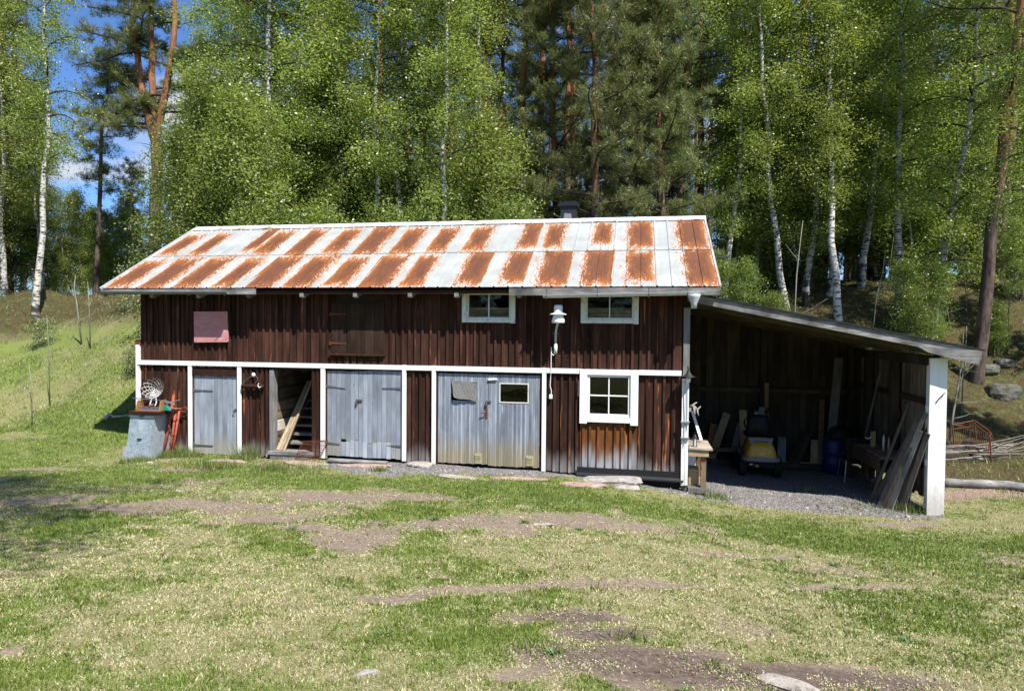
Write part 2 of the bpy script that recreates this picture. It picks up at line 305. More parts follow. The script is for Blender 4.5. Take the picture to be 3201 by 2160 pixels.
def grassmat():
    nt = NT('grass_blades'); c = nt.n('Attribute', _attribute_name='gc').outputs['Color']
    d = nt.n('BsdfDiffuse', Color=c); t = nt.n('BsdfTranslucent', Color=c); g = nt.n('BsdfGlossy', Roughness=.5, Color=(.8, .85, .7, 1)); m1 = nt.n('MixShader', Fac=.35)
    nt.t.links.new(d.outputs[0], m1.inputs[1]); nt.t.links.new(t.outputs[0], m1.inputs[2]); m2 = nt.n('MixShader', Fac=.04); nt.t.links.new(m1.outputs[0], m2.inputs[1]); nt.t.links.new(g.outputs[0], m2.inputs[2])
    nt.t.links.new(m2.outputs[0], nt.out.inputs[0]); return nt.m
MAT['grass'] = grassmat()
def groundmat():
    nt = NT('ground_soil'); P = nt.pos()
    A = lambda n: nt.n('Attribute', _attribute_name=n).outputs['Fac']
    f1 = nt.noise(P, 55., 5, .7); f2 = nt.noise(P, 6., 5, .6); f3 = nt.noise(P, 160., 3, .7)
    turf = nt.ramp(f1, [(.28, (.095, .095, .034)), (.5, (.205, .185, .092)), (.72, (.38, .335, .20))])
    earth = nt.ramp(f1, [(.25, (.085, .062, .048)), (.5, (.19, .145, .112)), (.75, (.34, .275, .22))]); earth = nt.mix(nt.mr(f3, .60, .68), earth, (.46, .40, .32)); earth = nt.mix(nt.mr(f2, .5, .68), earth, (.215, .17, .125))
    v = nt.n('TexVoronoi', Scale=55.); nt.set(v.inputs['Vector'], P); vc = nt.n('SeparateColor', Color=v.outputs['Color']).outputs[0]
    grav = nt.ramp(vc, [(0, (.085, .080, .077)), (.6, (.165, .158, .15)), (.9, (.28, .26, .245)), (1, (.40, .36, .33))]); grav = nt.mix(nt.mr(f2, .5, .7), grav, (.20, .17, .15))
    forest = nt.ramp(f1, [(.25, (.022, .020, .009)), (.5, (.060, .048, .022)), (.75, (.16, .115, .065))]); forest = nt.mix(nt.mr(f2, .52, .68), forest, nt.ramp(f1, [(.3, (.05, .075, .018)), (.7, (.12, .16, .05))]))
    chips = nt.ramp(nt.noise(P, 45., 4, .7, (.4, 1, 1)), [(.3, (.13, .08, .065)), (.6, (.33, .235, .20)), (.8, (.46, .37, .32))])
    f6 = nt.noise(P, 19., 6, .78); earth = nt.mix(nt.math('MULTIPLY', nt.mr(f6, .5, .66), .75), earth, (.33, .275, .19)); earth = nt.mix(nt.math('MULTIPLY', nt.mr(f6, .46, .32), .7), earth, (.095, .070, .055)); turf = nt.mix(nt.math('MULTIPLY', nt.mr(f6, .5, .7), .6), turf, (.105, .125, .034)); turf = nt.mix(nt.math('MULTIPLY', A('lush'), .75), turf, nt.ramp(f1, [(.3, (.065, .110, .017)), (.6, (.135, .195, .034)), (.8, (.225, .255, .075))])); earth = nt.mix(A('soil'), earth, nt.ramp(f6, [(.35, (.062, .045, .037)), (.55, (.125, .094, .078)), (.7, (.215, .17, .14))])); col = nt.mix(A('bare'), turf, earth); col = nt.mix(A('forest'), col, forest); col = nt.mix(A('chips'), col, chips); col = nt.mix(A('gravel'), col, grav)
    nt.bsdf(col, .95, 0, .1, bump=nt.math('ADD', f1, nt.math('MULTIPLY', v.outputs['Distance'], .4)), bstr=.6, bdist=.02); return nt.m
MAT['ground'] = groundmat()
def stonemat(name, c1, c2, c3):
    nt = NT(name); P = nt.pos(); f = nt.noise(P, 7., 6, .65); g = nt.noise(P, 40., 4, .7)
    k_ = nt.noise(P, 16., 6, .8); col = nt.ramp(f, [(.32, c1), (.52, c2), (.7, c3)]); col = nt.mix(nt.math('MULTIPLY', nt.mr(k_, .52, .62), .7), col, tuple(x*.45 for x in c1)); col = nt.mix(nt.mr(g, .55, .75), col, tuple(x*.6 for x in c1)); nt.bsdf(col, .9, 0, .15, bump=nt.math('ADD', f, nt.math('MULTIPLY', g, .5)), bstr=.5, bdist=.03); return nt.m
MAT['stone'] = stonemat('grey_stone', (.20, .19, .18), (.33, .30, .28), (.44, .40, .37))
MAT['pinkstone'] = stonemat('pinkish_sandstone', (.24, .165, .135), (.36, .26, .215), (.45, .36, .30))
MAT['palestone'] = stonemat('pale_stone', (.24, .21, .185), (.36, .32, .28), (.46, .41, .36))
MAT['mossstone'] = stonemat('mossy_boulder', (.05, .065, .025), (.13, .125, .11), (.22, .21, .19))

# ------------------------------------------------------------------ object helpers
WLOC = {}
def wl_of(o): return WLOC.get(o.name, Vector((0, 0, 0)))
def link(o, parent=None, wloc=(0, 0, 0)):
    COL.objects.link(o); wloc = Vector(wloc); WLOC[o.name] = wloc
    if parent is not None: o.parent = parent; o.location = wloc-wl_of(parent)
    else: o.location = wloc
    return o
def tag(o, label, cat, group=None, kind=None):
    if label: o['label'] = label
    if cat: o['category'] = cat
    if group: o['group'] = group
    if kind: o['kind'] = kind
    return o
def thing(name, label, cat, loc, group=None):
    o = bpy.data.objects.new(name, None); o.empty_display_size = .2; link(o, None, loc); return tag(o, label, cat, group)
_cube = {}
CUBEV = [(x, y, z) for x in (-.5, .5) for y in (-.5, .5) for z in (-.5, .5)]
CUBEF = [(0, 1, 3, 2), (4, 6, 7, 5), (0, 4, 5, 1), (2, 3, 7, 6), (0, 2, 6, 4), (1, 5, 7, 3)]
def cube(mat):
    if mat not in _cube:
        me = bpy.data.meshes.new('block_'+mat); me.from_pydata(CUBEV, [], CUBEF); me.materials.append(MAT[mat]); _cube[mat] = me
    return _cube[mat]
def box(name, mat, x0, x1, y0, y1, z0, z1, parent=None, rot=None):
    o = bpy.data.objects.new(name, cube(mat)); link(o, parent, ((x0+x1)/2, (y0+y1)/2, (z0+z1)/2)); o.scale = (abs(x1-x0), abs(y1-y0), abs(z1-z0))
    if rot: o.rotation_euler = rot
    return o
def beam(name, mat, p0, p1, w, t, parent=None, side=(1, 0, 0)):
    """a bar from p0 to p1, width w along 'side', thickness t"""
    p0, p1 = Vector(p0), Vector(p1); z = (p1-p0); L = z.length; z.normalize(); s = Vector(side); x = (s-z*s.dot(z)).normalized(); y = z.cross(x)
    o = bpy.data.objects.new(name, cube(mat)); link(o, parent, (p0+p1)/2)
    o.rotation_euler = Matrix((x, y, z)).transposed().to_euler(); o.scale = (w, t, L); return o
class MB:
    def __init__(s): s.v = []; s.f = []; s.uv = None
    def box(s, x0, x1, y0, y1, z0, z1):
        b = len(s.v); s.v += [((x0+x1)/2+(x1-x0)*a, (y0+y1)/2+(y1-y0)*c, (z0+z1)/2+(z1-z0)*d) for a, c, d in CUBEV]; s.f += [tuple(b+i for i in f) for f in CUBEF]; return s
    def bar(s, p0, p1, w, t, side=(1, 0, 0)):
        p0, p1 = Vector(p0), Vector(p1); z = p1-p0; L = z.length; z.normalize(); sd_ = Vector(side); x = (sd_-z*sd_.dot(z)).normalized(); y = z.cross(x); c = (p0+p1)/2
        b = len(s.v); s.v += [tuple(c+x*(a*w)+y*(e*t)+z*(d*L)) for a, e, d in CUBEV]; s.f += [tuple(b+i for i in f) for f in CUBEF]; return s
    def tube(s, pts, rad, n=6, cap=True):
        pts = [Vector(p) for p in pts]; rads = rad if hasattr(rad, '__len__') else [rad]*len(pts); b = len(s.v); prev = None
        for i, p in enumerate(pts):
            d = (pts[min(i+1, len(pts)-1)]-pts[max(i-1, 0)]).normalized()
            if prev is None: a = Vector((0, 0, 1)) if abs(d.z) < .9 else Vector((1, 0, 0)); x = d.cross(a).normalized()
            else: x = (prev-d*prev.dot(d)).normalized()
            prev = x; y = d.cross(x)
            for k in range(n): t = 2*PI*k/n; s.v.append(tuple(p+(x*math.cos(t)+y*math.sin(t))*rads[i]))
        for i in range(len(pts)-1):
            for k in range(n): s.f.append((b+i*n+k, b+i*n+(k+1) % n, b+(i+1)*n+(k+1) % n, b+(i+1)*n+k))
        if cap: s.f.append(tuple(b+k for k in reversed(range(n)))); s.f.append(tuple(b+(len(pts)-1)*n+k for k in range(n)))
        return s
    def lathe(s, prof, c=(0, 0, 0), n=20, axis='z'):
        b = len(s.v); c = Vector(c)
        for r, h in prof:
            for k in range(n):
                t = 2*PI*k/n; p = (r*math.cos(t), r*math.sin(t), h)
                if axis == 'y': p = (p[0], p[2], p[1])
                if axis == 'x': p = (p[2], p[0], p[1])
                s.v.append(tuple(c+Vector(p)))
        for i in range(len(prof)-1):
            for k in range(n): s.f.append((b+i*n+k, b+i*n+(k+1) % n, b+(i+1)*n+(k+1) % n, b+(i+1)*n+k))
        s.f.append(tuple(b+k for k in reversed(range(n)))); s.f.append(tuple(b+(len(prof)-1)*n+k for k in range(n))); return s
    def prism(s, poly, y0, y1, axis='y'):
        """polygon in (x,z) extruded along y, or in (y,z) along x"""
        b = len(s.v); n = len(poly)
        for yy in (y0, y1):
            for a, c in poly: s.v.append((a, yy, c) if axis == 'y' else (yy, a, c))
        s.f.append(tuple(b+k for k in range(n))); s.f.append(tuple(b+n+k for k in reversed(range(n))))
        for k in range(n): s.f.append((b+k, b+n+k, b+n+(k+1) % n, b+(k+1) % n))
        return s
    def build(s, name, mat, parent=None, org=(0, 0, 0), smooth=False, bevel=0):
        me = bpy.data.meshes.new(name); o0 = Vector(org); me.from_pydata([tuple(Vector(v)-o0) for v in s.v], [], s.f); me.materials.append(MAT[mat])
        bm = bmesh.new(); bm.from_mesh(me); bmesh.ops.recalc_face_normals(bm, faces=bm.faces); bm.to_mesh(me); bm.free()
        if smooth: me.polygons.foreach_set('use_smooth', [True]*len(me.polygons))
        o = bpy.data.objects.new(name, me); link(o, parent, org)
        if bevel: m = o.modifiers.new('bevel', 'BEVEL'); m.width = bevel; m.segments = 2; m.limit_method = 'ANGLE'
        return o
def J(a): return random.uniform(-a, a)

# ================================================================== GROUND
VS = 3201/2324.0
PATCH = [(330,1153,115,24),(480,1150,165,20),(600,1178,95,12),(800,1222,95,36),(880,1128,190,11),(700,1123,120,10),(1080,1186,180,16),(1300,1180,110,12),(1440,1196,110,12),
 (100,1066,62,6),(420,1066,80,6),(100,1133,95,12),(1290,1326,300,11),(1090,1342,120,8),(880,1362,62,7),(1430,1500,230,36),(1300,1402,130,18),(1700,1545,320,38),(1950,1555,220,24),(1380,1440,110,16),(10,1490,32,16),
 (620,1040,70,5),(1700,1262,120,6),(1900,1335,120,6),(1180,1530,60,10),(2060,1190,70,6),(1160,1210,70,8),(720,1198,70,8),(240,1150,70,10)]
PG = []
for (a, b, rx, ry) in PATCH:
    c = onG(a*VS, b*VS); n = onG(a*VS, min(b+ry, 1566)*VS); f = onG(a*VS, (b-ry)*VS); e = onG((a+rx)*VS, b*VS)
    PG.append((c[0], (n[1]+f[1])/2, max(.08, np.hypot(*(e-c)[:2])), max(.08, (f[1]-n[1])/2), math.atan2(-(e-c)[1], (e-c)[0])*-1))
GE = [onG(a*VS, b*VS) for a, b in ((705,1063),(800,1075),(880,1083),(940,1078),(1050,1080),(1180,1083),(1310,1088),(1400,1100),(1460,1112),(1600,1133),(1700,1142),(1850,1152),(1980,1168),(2080,1186))]
GEx = [p[0] for p in GE]; GEy = [p[1] for p in GE]
def bare_mask(x, y):
    m = np.zeros_like(x)
    n = (fbm(x*1.6, y*2.2, 21)-.5)*1.5+(fbm(x*6, y*6, 33, 3)-.5)*.9
    for cx, cy, rx, ry, an in PG:
        dx, dy = x-cx, y-cy; c, s = math.cos(an), math.sin(an); u = (dx*c+dy*s)/rx; v = (-dx*s+dy*c)/ry
        d = np.sqrt(u*u+v*v); m = np.maximum(m, np.clip((1.24-d+n*.95)*2.0, 0, 1))
    # scuffed soil here and there
    m = np.maximum(m, np.clip((fbm(x*.8+3, y*1.3, 51)-.66)*8, 0, .8)*(y < -2))
    return m
def gravel_mask(x, y):
    e = np.interp(x, GEx, GEy, left=9, right=9)+(fbm(x*2.5, y*2.5, 5)-.5)*.35
    m = np.clip((y-e)*7, 0, 1)*np.clip((x-GEx[0]+.2)*5, 0, 1)
    inside = ((x > 11.0) & (x < 15.2) & (y > -.3) & (y < 4.1)).astype(float)
    return np.clip(np.maximum(m*(x < 15.2)*(y < .3), inside), 0, 1)
def forest_mask(x, y):
    ys = np.interp(x, [-14, -6, -2, 0, 11, 15.5, 16.5, 25], [5.5, 5.5, 5.0, 5.4, 5.4, 3.4, 1.9, 2.3]); return np.clip((y-ys+(fbm(x*.5, y*.5, 8)-.5)*1.5)*1.2, 0, 1)
def chips_mask(x, y):
    return np.clip(1.3-np.abs((y-(1.55+.2*(x-16)+(fbm(x*1.5, y*1.5, 4)-.5)*.5))/.55), 0, 1)*np.clip((x-15.2)*2, 0, 1)
def lush_mask(x, y):
    l = np.clip((fbm(x*.55+9, y*.8, 61)-.5)*2.6+.24, 0, 1)
    gb = np.interp(x, [-12, 4, 11, 15, 21], [-1.5, -2.1, -1.7, -1.9, -2.6]); band = np.clip(1.25-np.abs(y-gb)/1.0, 0, 1)+(x < -.5)*(y > -3)*.42
    return np.clip(l+.04+band*.85, 0, 1)
def soil_mask(x, y):
    m = np.zeros_like(x)
    for cx, cy, rx, ry, an in PG[15:20]: m = np.maximum(m, np.clip(1.9-np.hypot((x-cx)/rx, (y-cy)/ry), 0, 1))
    return m*.85
def axis(segs):
    out = []
    for a, b, st in segs: out += list(np.arange(a, b-1e-6, st))
    out.append(segs[-1][1]); return np.array(out)
gx = axis([(-260, -60, 20), (-60, -20, 2.0), (-20, -9, .5), (-9, -1.5, .14), (-1.5, 16.5, .075), (16.5, 22, .14), (22, 60, 1.2), (60, 280, 20)])
gy = axis([(-120, -40, 10), (-40, -10.5, 1.0), (-10.5, 1.2, .06), (1.2, 9, .16), (9, 22, .5), (22, 70, 2.0), (70, 320, 20)])
X, Y = np.meshgrid(gx, gy); Z = gz(X, Y)
bm_, gm_, fm_, cm_ = bare_mask(X, Y), gravel_mask(X, Y), forest_mask(X, Y), chips_mask(X, Y)
Z = Z+(fbm(X*5, Y*5, 77, 3)-.5)*.035*(1-fm_)-.012*bm_
nx, ny = len(gx), len(gy); idx = np.arange(nx*ny).reshape(ny, nx)
fa = np.stack([idx[:-1, :-1], idx[:-1, 1:], idx[1:, 1:], idx[1:, :-1]], -1).reshape(-1, 4)
me = bpy.data.meshes.new('ground'); me.vertices.add(nx*ny); me.vertices.foreach_set('co', np.stack([X, Y, Z], -1).astype(np.float32).ravel())
me.loops.add(fa.size); me.loops.foreach_set('vertex_index', fa.astype(np.int32).ravel()); me.polygons.add(len(fa)); me.polygons.foreach_set('loop_start', np.arange(0, fa.size, 4, dtype=np.int32)); me.polygons.foreach_set('loop_total', np.full(len(fa), 4, np.int32))
me.update(calc_edges=True); me.polygons.foreach_set('use_smooth', np.ones(len(fa), bool))
for nm, arr in (('lush', np.clip(lush_mask(X, Y)+(fbm(X*3.5, Y*5, 71, 3)-.5)*1.2, 0, 1)*(1-fm_)), ('soil', soil_mask(X, Y)), ('bare', bm_), ('gravel', gm_), ('forest', fm_), ('chips', cm_)):
    at_ = me.attributes.new(nm, 'FLOAT', 'POINT'); at_.data.foreach_set('value', arr.astype(np.float32).ravel())
me.materials.append(MAT['ground']); ground = bpy.data.objects.new('ground', me); link(ground); tag(ground, 'worn grassy yard and wooded bank round the barn', None, None, 'structure')

def mesh_from(name, V, Fc, mat, attrs=(), nv=3):
    me = bpy.data.meshes.new(name); n = len(V); me.vertices.add(n); me.vertices.foreach_set('co', np.ascontiguousarray(V, np.float32).ravel())
    Fc = np.ascontiguousarray(Fc, np.int32); k = Fc.shape[1]; me.loops.add(Fc.size); me.loops.foreach_set('vertex_index', Fc.ravel()); me.polygons.add(len(Fc))
    me.polygons.foreach_set('loop_start', np.arange(0, Fc.size, k, dtype=np.int32)); me.polygons.foreach_set('loop_total', np.full(len(Fc), k, np.int32)); me.update(calc_edges=True)
    for nm, typ, arr in attrs:
        a = me.attributes.new(nm, typ, 'POINT'); a.data.foreach_set('color' if typ == 'FLOAT_COLOR' else 'value', np.ascontiguousarray(arr, np.float32).ravel())
    me.materials.append(MAT[mat]); return me
def blades(x, y, h, w, lean, col):
    n = len(x); z = gz(x, y)+(fbm(x*5, y*5, 77, 3)-.5)*.035*(1-forest_mask(x, y))-.006
    a = RNG.uniform(0, 2*PI, n); b = RNG.uniform(0, 2*PI, n); l = lean*h
    V = np.zeros((n, 3, 3)); V[:, 0] = np.stack([x-np.cos(a)*w, y-np.sin(a)*w, z], -1); V[:, 1] = np.stack([x+np.cos(a)*w, y+np.sin(a)*w, z], -1)
    V[:, 2] = np.stack([x+np.cos(b)*l, y+np.sin(b)*l, z+h*np.sqrt(np.clip(1-lean**2, .05, 1))], -1)
    C = np.ones((n, 3, 4)); C[:, :, :3] = col[:, None, :]
    return V.reshape(-1, 3), C.reshape(-1, 4)
# lawn blades: denser near the camera
def lawn(N):
    x = RNG.uniform(-12, 21, N*9); y = RNG.uniform(-11.5, 4.5, N*9); u = RNG.uniform(0, 1, N*9)
    d = np.hypot(x-CAM[0], y-CAM[1]); p = np.clip((5.0/np.maximum(d, 2.5))**1.7, 0, 1)*1.5
    p *= (np.abs(np.arctan2(x-CAM[0], y-CAM[1])-YAW) < .80)*(d > 2.2); p *= ~((x > -.05) & (x < 15.25) & (y > -.06))
    k = u < p; x, y, d, u, p = x[k], y[k], d[k], u[k], p[k]
    ba = bare_mask(x, y); patchy = np.clip((fbm(x*3, y*3, 44, 2)-.42)*3, 0, 1); lu = lush_mask(x, y)
    p = p*(np.clip(1.05-ba, 0, 1)**1.2+.30*ba*patchy)*np.clip(1-gravel_mask(x, y)*.99, 0, 1)*(1-.8*forest_mask(x, y))*(1-.85*chips_mask(x, y))*np.clip(.3+1.5*(fbm(x*8, y*8, 101, 2)-.2)+.35*lu, .15, 1)
    k = u < p; x, y, d, ba = x[k][:N], y[k][:N], d[k][:N], ba[k][:N]
    lush = lush_mask(x, y)
    lush2 = np.clip(lush+(fbm(x*3.5, y*5, 71, 3)-.5)*1.2+(fbm(x*13, y*13, 72, 2)-.5)*1.5-.7*ba, 0, 1)
    dry = RNG.uniform(0, 1, len(x)) > lush2*.85+.10
    r = RNG.uniform(0, 1, (len(x), 1)); g1 = np.array([.110, .165, .024]); g2 = np.array([.230, .290, .056]); s1 = np.array([.42, .37, .195]); s2 = np.array([.64, .58, .365])
    col = np.where(dry[:, None], s1+(s2-s1)*r, g1+(g2-g1)*r); col = col*(.80+.4*fbm(x*4, y*4, 15, 2)[:, None])
    h = RNG.uniform(.015, .042, len(x))*np.where(dry, .8, 1+.35*lush)*(.6+.8*fbm(x*6, y*6, 55, 2)); h *= 1+.8*((x < -1) & (y > .5)); h *= 1-.45*ba; w = np.clip(.0012*d, .0022, .009)*RNG.uniform(.7, 1.3, len(x)); lean = np.where(dry, RNG.uniform(.55, .98, len(x)), RNG.uniform(.2, .9, len(x)))
    return blades(x, y, h, w, lean, col)
V1, C1 = lawn(700000)
# taller tufts along the walls
TX, TY, TH = [], [], []
def tuft(px, py, n, rad, h, y=None, g=None):
    p = onG(px, py) if g is None else g
    TX.append(p[0]+RNG.normal(0, rad, n)); TY.append(np.minimum(p[1]+RNG.normal(0, rad*.6, n), 99)); TH.append(RNG.uniform(.4, 1., n)*h)
tuft(787, 1432, 900, .12, .42); tuft(760, 1440, 300, .14, .22); tuft(858, 1428, 260, .07, .3); tuft(560, 1425, 900, .16, .26); tuft(520, 1432, 400, .12, .2); tuft(600, 1430, 250, .1, .2); tuft(640, 1462, 400, .3, .2); tuft(690, 1465, 300, .2, .2); tuft(900, 1470, 500, .4, .16)
tuft(840, 1472, 250, .12, .2); tuft(450, 1440, 300, .12, .16); tuft(400, 1448, 250, .12, .14); tuft(1185, 1475, 220, .08, .12); tuft(1365, 1452, 160, .1, .14); tuft(1695, 1468, 120, .08, .12); tuft(2150, 1540, 60, .05, .25); tuft(2230, 1555, 200, .14, .2); tuft(2520, 1535, 90, .12, .15); tuft(2860, 1600, 260, .16, .28); tuft(2700, 1590, 260, .4, .12)
for k in range(60): tuft(0, 0, 60, .14, RNG.uniform(.08, .18), g=(RNG.uniform(-10, -1.2), RNG.uniform(-1, 7)))
for k in range(45): tuft(0, 0, 50, .12, RNG.uniform(.1, .25), g=(RNG.uniform(15.8, 23), RNG.uniform(1.2, 12)))
for k in range(26): tuft(0, 0, 45, .1, RNG.uniform(.07, .14), g=(RNG.uniform(2, 16), RNG.uniform(-8, -1.5)))
tx, ty, th = np.concatenate(TX), np.concatenate(TY), np.concatenate(TH); ok = ~((tx > -.02) & (tx < 11.2) & (ty > -.10)); tx, ty, th = tx[ok], ty[ok], th[ok]
r = RNG.uniform(0, 1, (len(tx), 1)); col = np.array([.075, .135, .020])+(np.array([.19, .25, .055])-np.array([.075, .135, .020]))*r
dry = RNG.uniform(0, 1, len(tx)) < .22; col[dry] = np.array([.36, .31, .16])
V2, C2 = blades(tx, ty, th, np.full(len(tx), .007), RNG.uniform(.1, .75, len(tx)), col)
# fallen leaves, needles, litter and pale stalks on the wooded bank
n = 42000; x = RNG.uniform(-14, 26, n); y = RNG.uniform(1.5, 22, n); k = forest_mask(x, y)*(RNG.uniform(0, 1, n) < .9) > .3; k |= (x < -1)&(y > 3)&(RNG.uniform(0,1,n) < .25); k &= ~((x > -.1) & (x < 15.4) & (y < 5.4)); x, y = x[k], y[k]
r = RNG.uniform(0, 1, (len(x), 1)); gsel = fbm(x*.6, y*.6, 90)+RNG.uniform(-.2, .2, len(x))-.10*(x > 14) > .48
col = np.where(gsel[:, None], np.array([.05, .09, .018])+r*np.array([.09, .10, .03]), np.array([.14, .10, .055])+r*np.array([.24, .19, .12]))
V3, C3 = blades(x, y, RNG.uniform(.08, .24, len(x)), np.full(len(x), .011), RNG.uniform(.2, .95, len(x)), col)
n = 5200; x = RNG.uniform(-3, 17, n); y = RNG.uniform(-10.5, -.3, n); r = RNG.uniform(0, 1, (n, 1))
V4, C4 = blades(x, y, RNG.uniform(.02, .055, n), RNG.uniform(.006, .016, n), RNG.uniform(.90, .99, n), np.array([.13, .085, .05])+r*np.array([.35, .32, .24]))
n = 46; wx = RNG.uniform(1, 16, n); wy = RNG.uniform(-9, -1.5, n); q = 26; x = np.repeat(wx, q)+RNG.normal(0, .02, n*q); y = np.repeat(wy, q)+RNG.normal(0, .02, n*q); r = RNG.uniform(0, 1, (n*q, 1))
V5, C5 = blades(x, y, np.repeat(RNG.uniform(.05, .11, n), q)*RNG.uniform(.6, 1, n*q), np.full(n*q, .011), RNG.uniform(.75, .97, n*q), np.array([.055, .12, .02])+r*np.array([.07, .10, .03]))
V = np.concatenate([V1, V2, V3, V4, V5]); C = np.concatenate([C1, C2, C3, C4, C5])
g_me = mesh_from('grass', V, np.arange(len(V)).reshape(-1, 3), 'grass', [('gc', 'FLOAT_COLOR', C)])
g_o = bpy.data.objects.new('grass', g_me); link(g_o); tag(g_o, 'short patchy lawn grass, half green and half dry straw', 'grass', None, 'stuff')
# loose gravel stones in front of the doors and the lean-to
ICO = None
def pebbles():
    bm = bmesh.new(); bmesh.ops.create_icosphere(bm, subdivisions=1, radius=1); v = np.array([q.co[:] for q in bm.verts]); f = np.array([[q.index for q in p.verts] for p in bm.faces]); bm.free()
    n = 3600; x = RNG.uniform(3.8, 15.2, n*3); y = RNG.uniform(-2.2, 1.2, n*3); k = gravel_mask(x, y) > .35; x, y = x[k][:n], y[k][:n]
    k = ~((x < 11.15) & (y > -.08)); x, y = x[k], y[k]; n = len(x); s = RNG.gamma(2.0, .0042, n)+.004
    z = gz(x, y)+(fbm(x*5, y*5, 77, 3)-.5)*.035
    P = v[None]*(s[:, None, None]*RNG.uniform(.6, 1.2, (n, 1, 3)))*(1+RNG.uniform(-.15, .15, (n, len(v), 1)))+np.stack([x, y, z], -1)[:, None]
    c = np.ones((n, len(v), 4)); tone = RNG.uniform(0, 1, (n, 1)); base = np.where(tone < .86, RNG.uniform(.09, .2, (n, 1))*np.array([[1, 1, 1.04]]), RNG.uniform(.28, .5, (n, 1))*np.array([[1, .9, .82]])); c[:, :, :3] = base[:, None]
    nt = NT('gravel_stones'); nt.bsdf(nt.n('Attribute', _attribute_name='gc').outputs['Color'], .9, 0, .1); MAT['pebble'] = nt.m
    me = mesh_from('gravel', P.reshape(-1, 3), (f[None]+np.arange(n)[:, None, None]*len(v)).reshape(-1, 3), 'pebble', [('gc', 'FLOAT_COLOR', c.reshape(-1, 4))])
    tag(link(bpy.data.objects.new('gravel', me)), 'loose grey gravel along the barn doors and lean-to', 'gravel', None, 'stuff')
pebbles()
def rock(name, mat, c, size, label, seed, cat='stone', group=None, flatb=.0, rotz=0, sub=3):
    bm = bmesh.new(); bmesh.ops.create_icosphere(bm, subdivisions=sub, radius=1); rr = random.Random(seed)
    off = Vector((rr.uniform(-9, 9), rr.uniform(-9, 9), 0))
    for v in bm.verts:
        p = v.co; q = 1+.42*(float(fbm(np.array(p.x*1.3+off.x), np.array(p.y*1.3+p.z*1.9+off.y), seed))-.5)+.12*(float(fbm(np.array(p.x*5+off.x), np.array(p.y*5+p.z*4), seed+3))-.5)
        # angular: clamp to a superellipsoid-like slab
        e = max(abs(p.x), abs(p.y), abs(p.z)*1.15); v.co = p*q*(1+.35*(1-e)); v.co.x *= size[0]; v.co.y *= size[1]; v.co.z = min(v.co.z*size[2], size[2]*.78)
    me = bpy.data.meshes.new(name); bm.to_mesh(me); bm.free(); me.materials.append(MAT[mat]); o = bpy.data.objects.new(name, me); link(o, None, c); o.rotation_euler = (J(.05), J(.05), rotz); return tag(o, label, cat, group)
def rockpx(name, mat, px, py, size, label, seed, rotz=0, dz=0, **k):
    p = onG(px, py); rock(name, mat, (p[0], p[1], gz1(p[0], p[1])+dz), size, label, seed, rotz=rotz, **k)
rockpx('flat_stone', 'stone', 1905, 1506, (.56, .22, .09), 'broad flat grey stone slab below the black metal strip', 3, .06, .015)
rockpx('flat_stone', 'palestone', 1955, 1530, (.26, .10, .07), 'bright whitish stone edging the gravel below the grey slab', 5, .05, .0)
rockpx('flat_stone', 'pinkstone', 1820, 1520, (.42, .14, .06), 'reddish flat stone at the left end of the grey slab', 6, .05, 0)
rockpx('flat_stone', 'pinkstone', 1620, 1500, (.55, .10, .045), 'long low pinkish stone in front of the right garage leaf', 8, .05, 0)
rockpx('flat_stone', 'palestone', 1313, 1458, (.26, .16, .07), 'rounded pale stone at the foot of the narrow wall strip', 9, 0, .01)
rockpx('flat_stone', 'pinkstone', 1130, 1458, (.6, .10, .045), 'long pale flat stone before the plank double door', 10, .03, 0)
rockpx('flat_stone', 'pinkstone', 960, 1452, (.48, .11, .05), 'pale doorstep stone below the open doorway', 12, .0, 0)
rockpx('flat_stone', 'pinkstone', 705, 1443, (.45, .09, .05), 'thin flat stone below the single grey door', 13, 0, 0)
rockpx('flat_stone', 'palestone', 1430, 1492, (.35, .10, .04), 'small pale stone flush with the lawn edge before the garage', 14, 0, 0)
rockpx('flat_stone', 'palestone', 468, 1449, (.07, .05, .03), 'small pale stone in front of the galvanised bin', 15)
rockpx('lawn_stone', 'palestone', 2462, 2138, (.22, .075, .04), 'long grey and white stone flush in the bare soil at the bottom', 17, -.5, -.005)
rockpx('lawn_stone', 'stone', 1145, 2115, (.075, .03, .03), 'small bluish grey stone poking from the dry lawn', 18, .6)
rockpx('lawn_stone', 'palestone', 1695, 1640, (.16, .05, .015), 'thin pale flat stone in the bare patch mid lawn', 19)
rockpx('lawn_stone', 'palestone', 560, 1537, (.06, .04, .02), 'small pale stone in green grass before the bare patch', 20)
rockpx('boulder', 'mossstone', 3135, 1235, (.45, .38, .36), 'grey mossy boulder half sunk in the wooded bank', 22, .2)
rockpx('boulder', 'mossstone', 3136, 1140, (.3, .26, .2), 'smaller boulder high on the wooded bank', 24, .3)
rockpx('boulder', 'mossstone', 3080, 1160, (.4, .3, .2), 'low mossy boulder left of the high one on the bank', 25, .3)
p = onG(2037, 1503); bk = MB().box(-.14, .14, -.05, .05, -.02, .07).build('brick', 'brick', None, (0, 0, 0), bevel=.008); bk.location = (p[0], p[1]+.05, gz1(p[0], p[1])+.02); bk.rotation_euler = (.1, .12, -.05); tag(bk, 'single pale red brick under the black metal strip', 'brick')

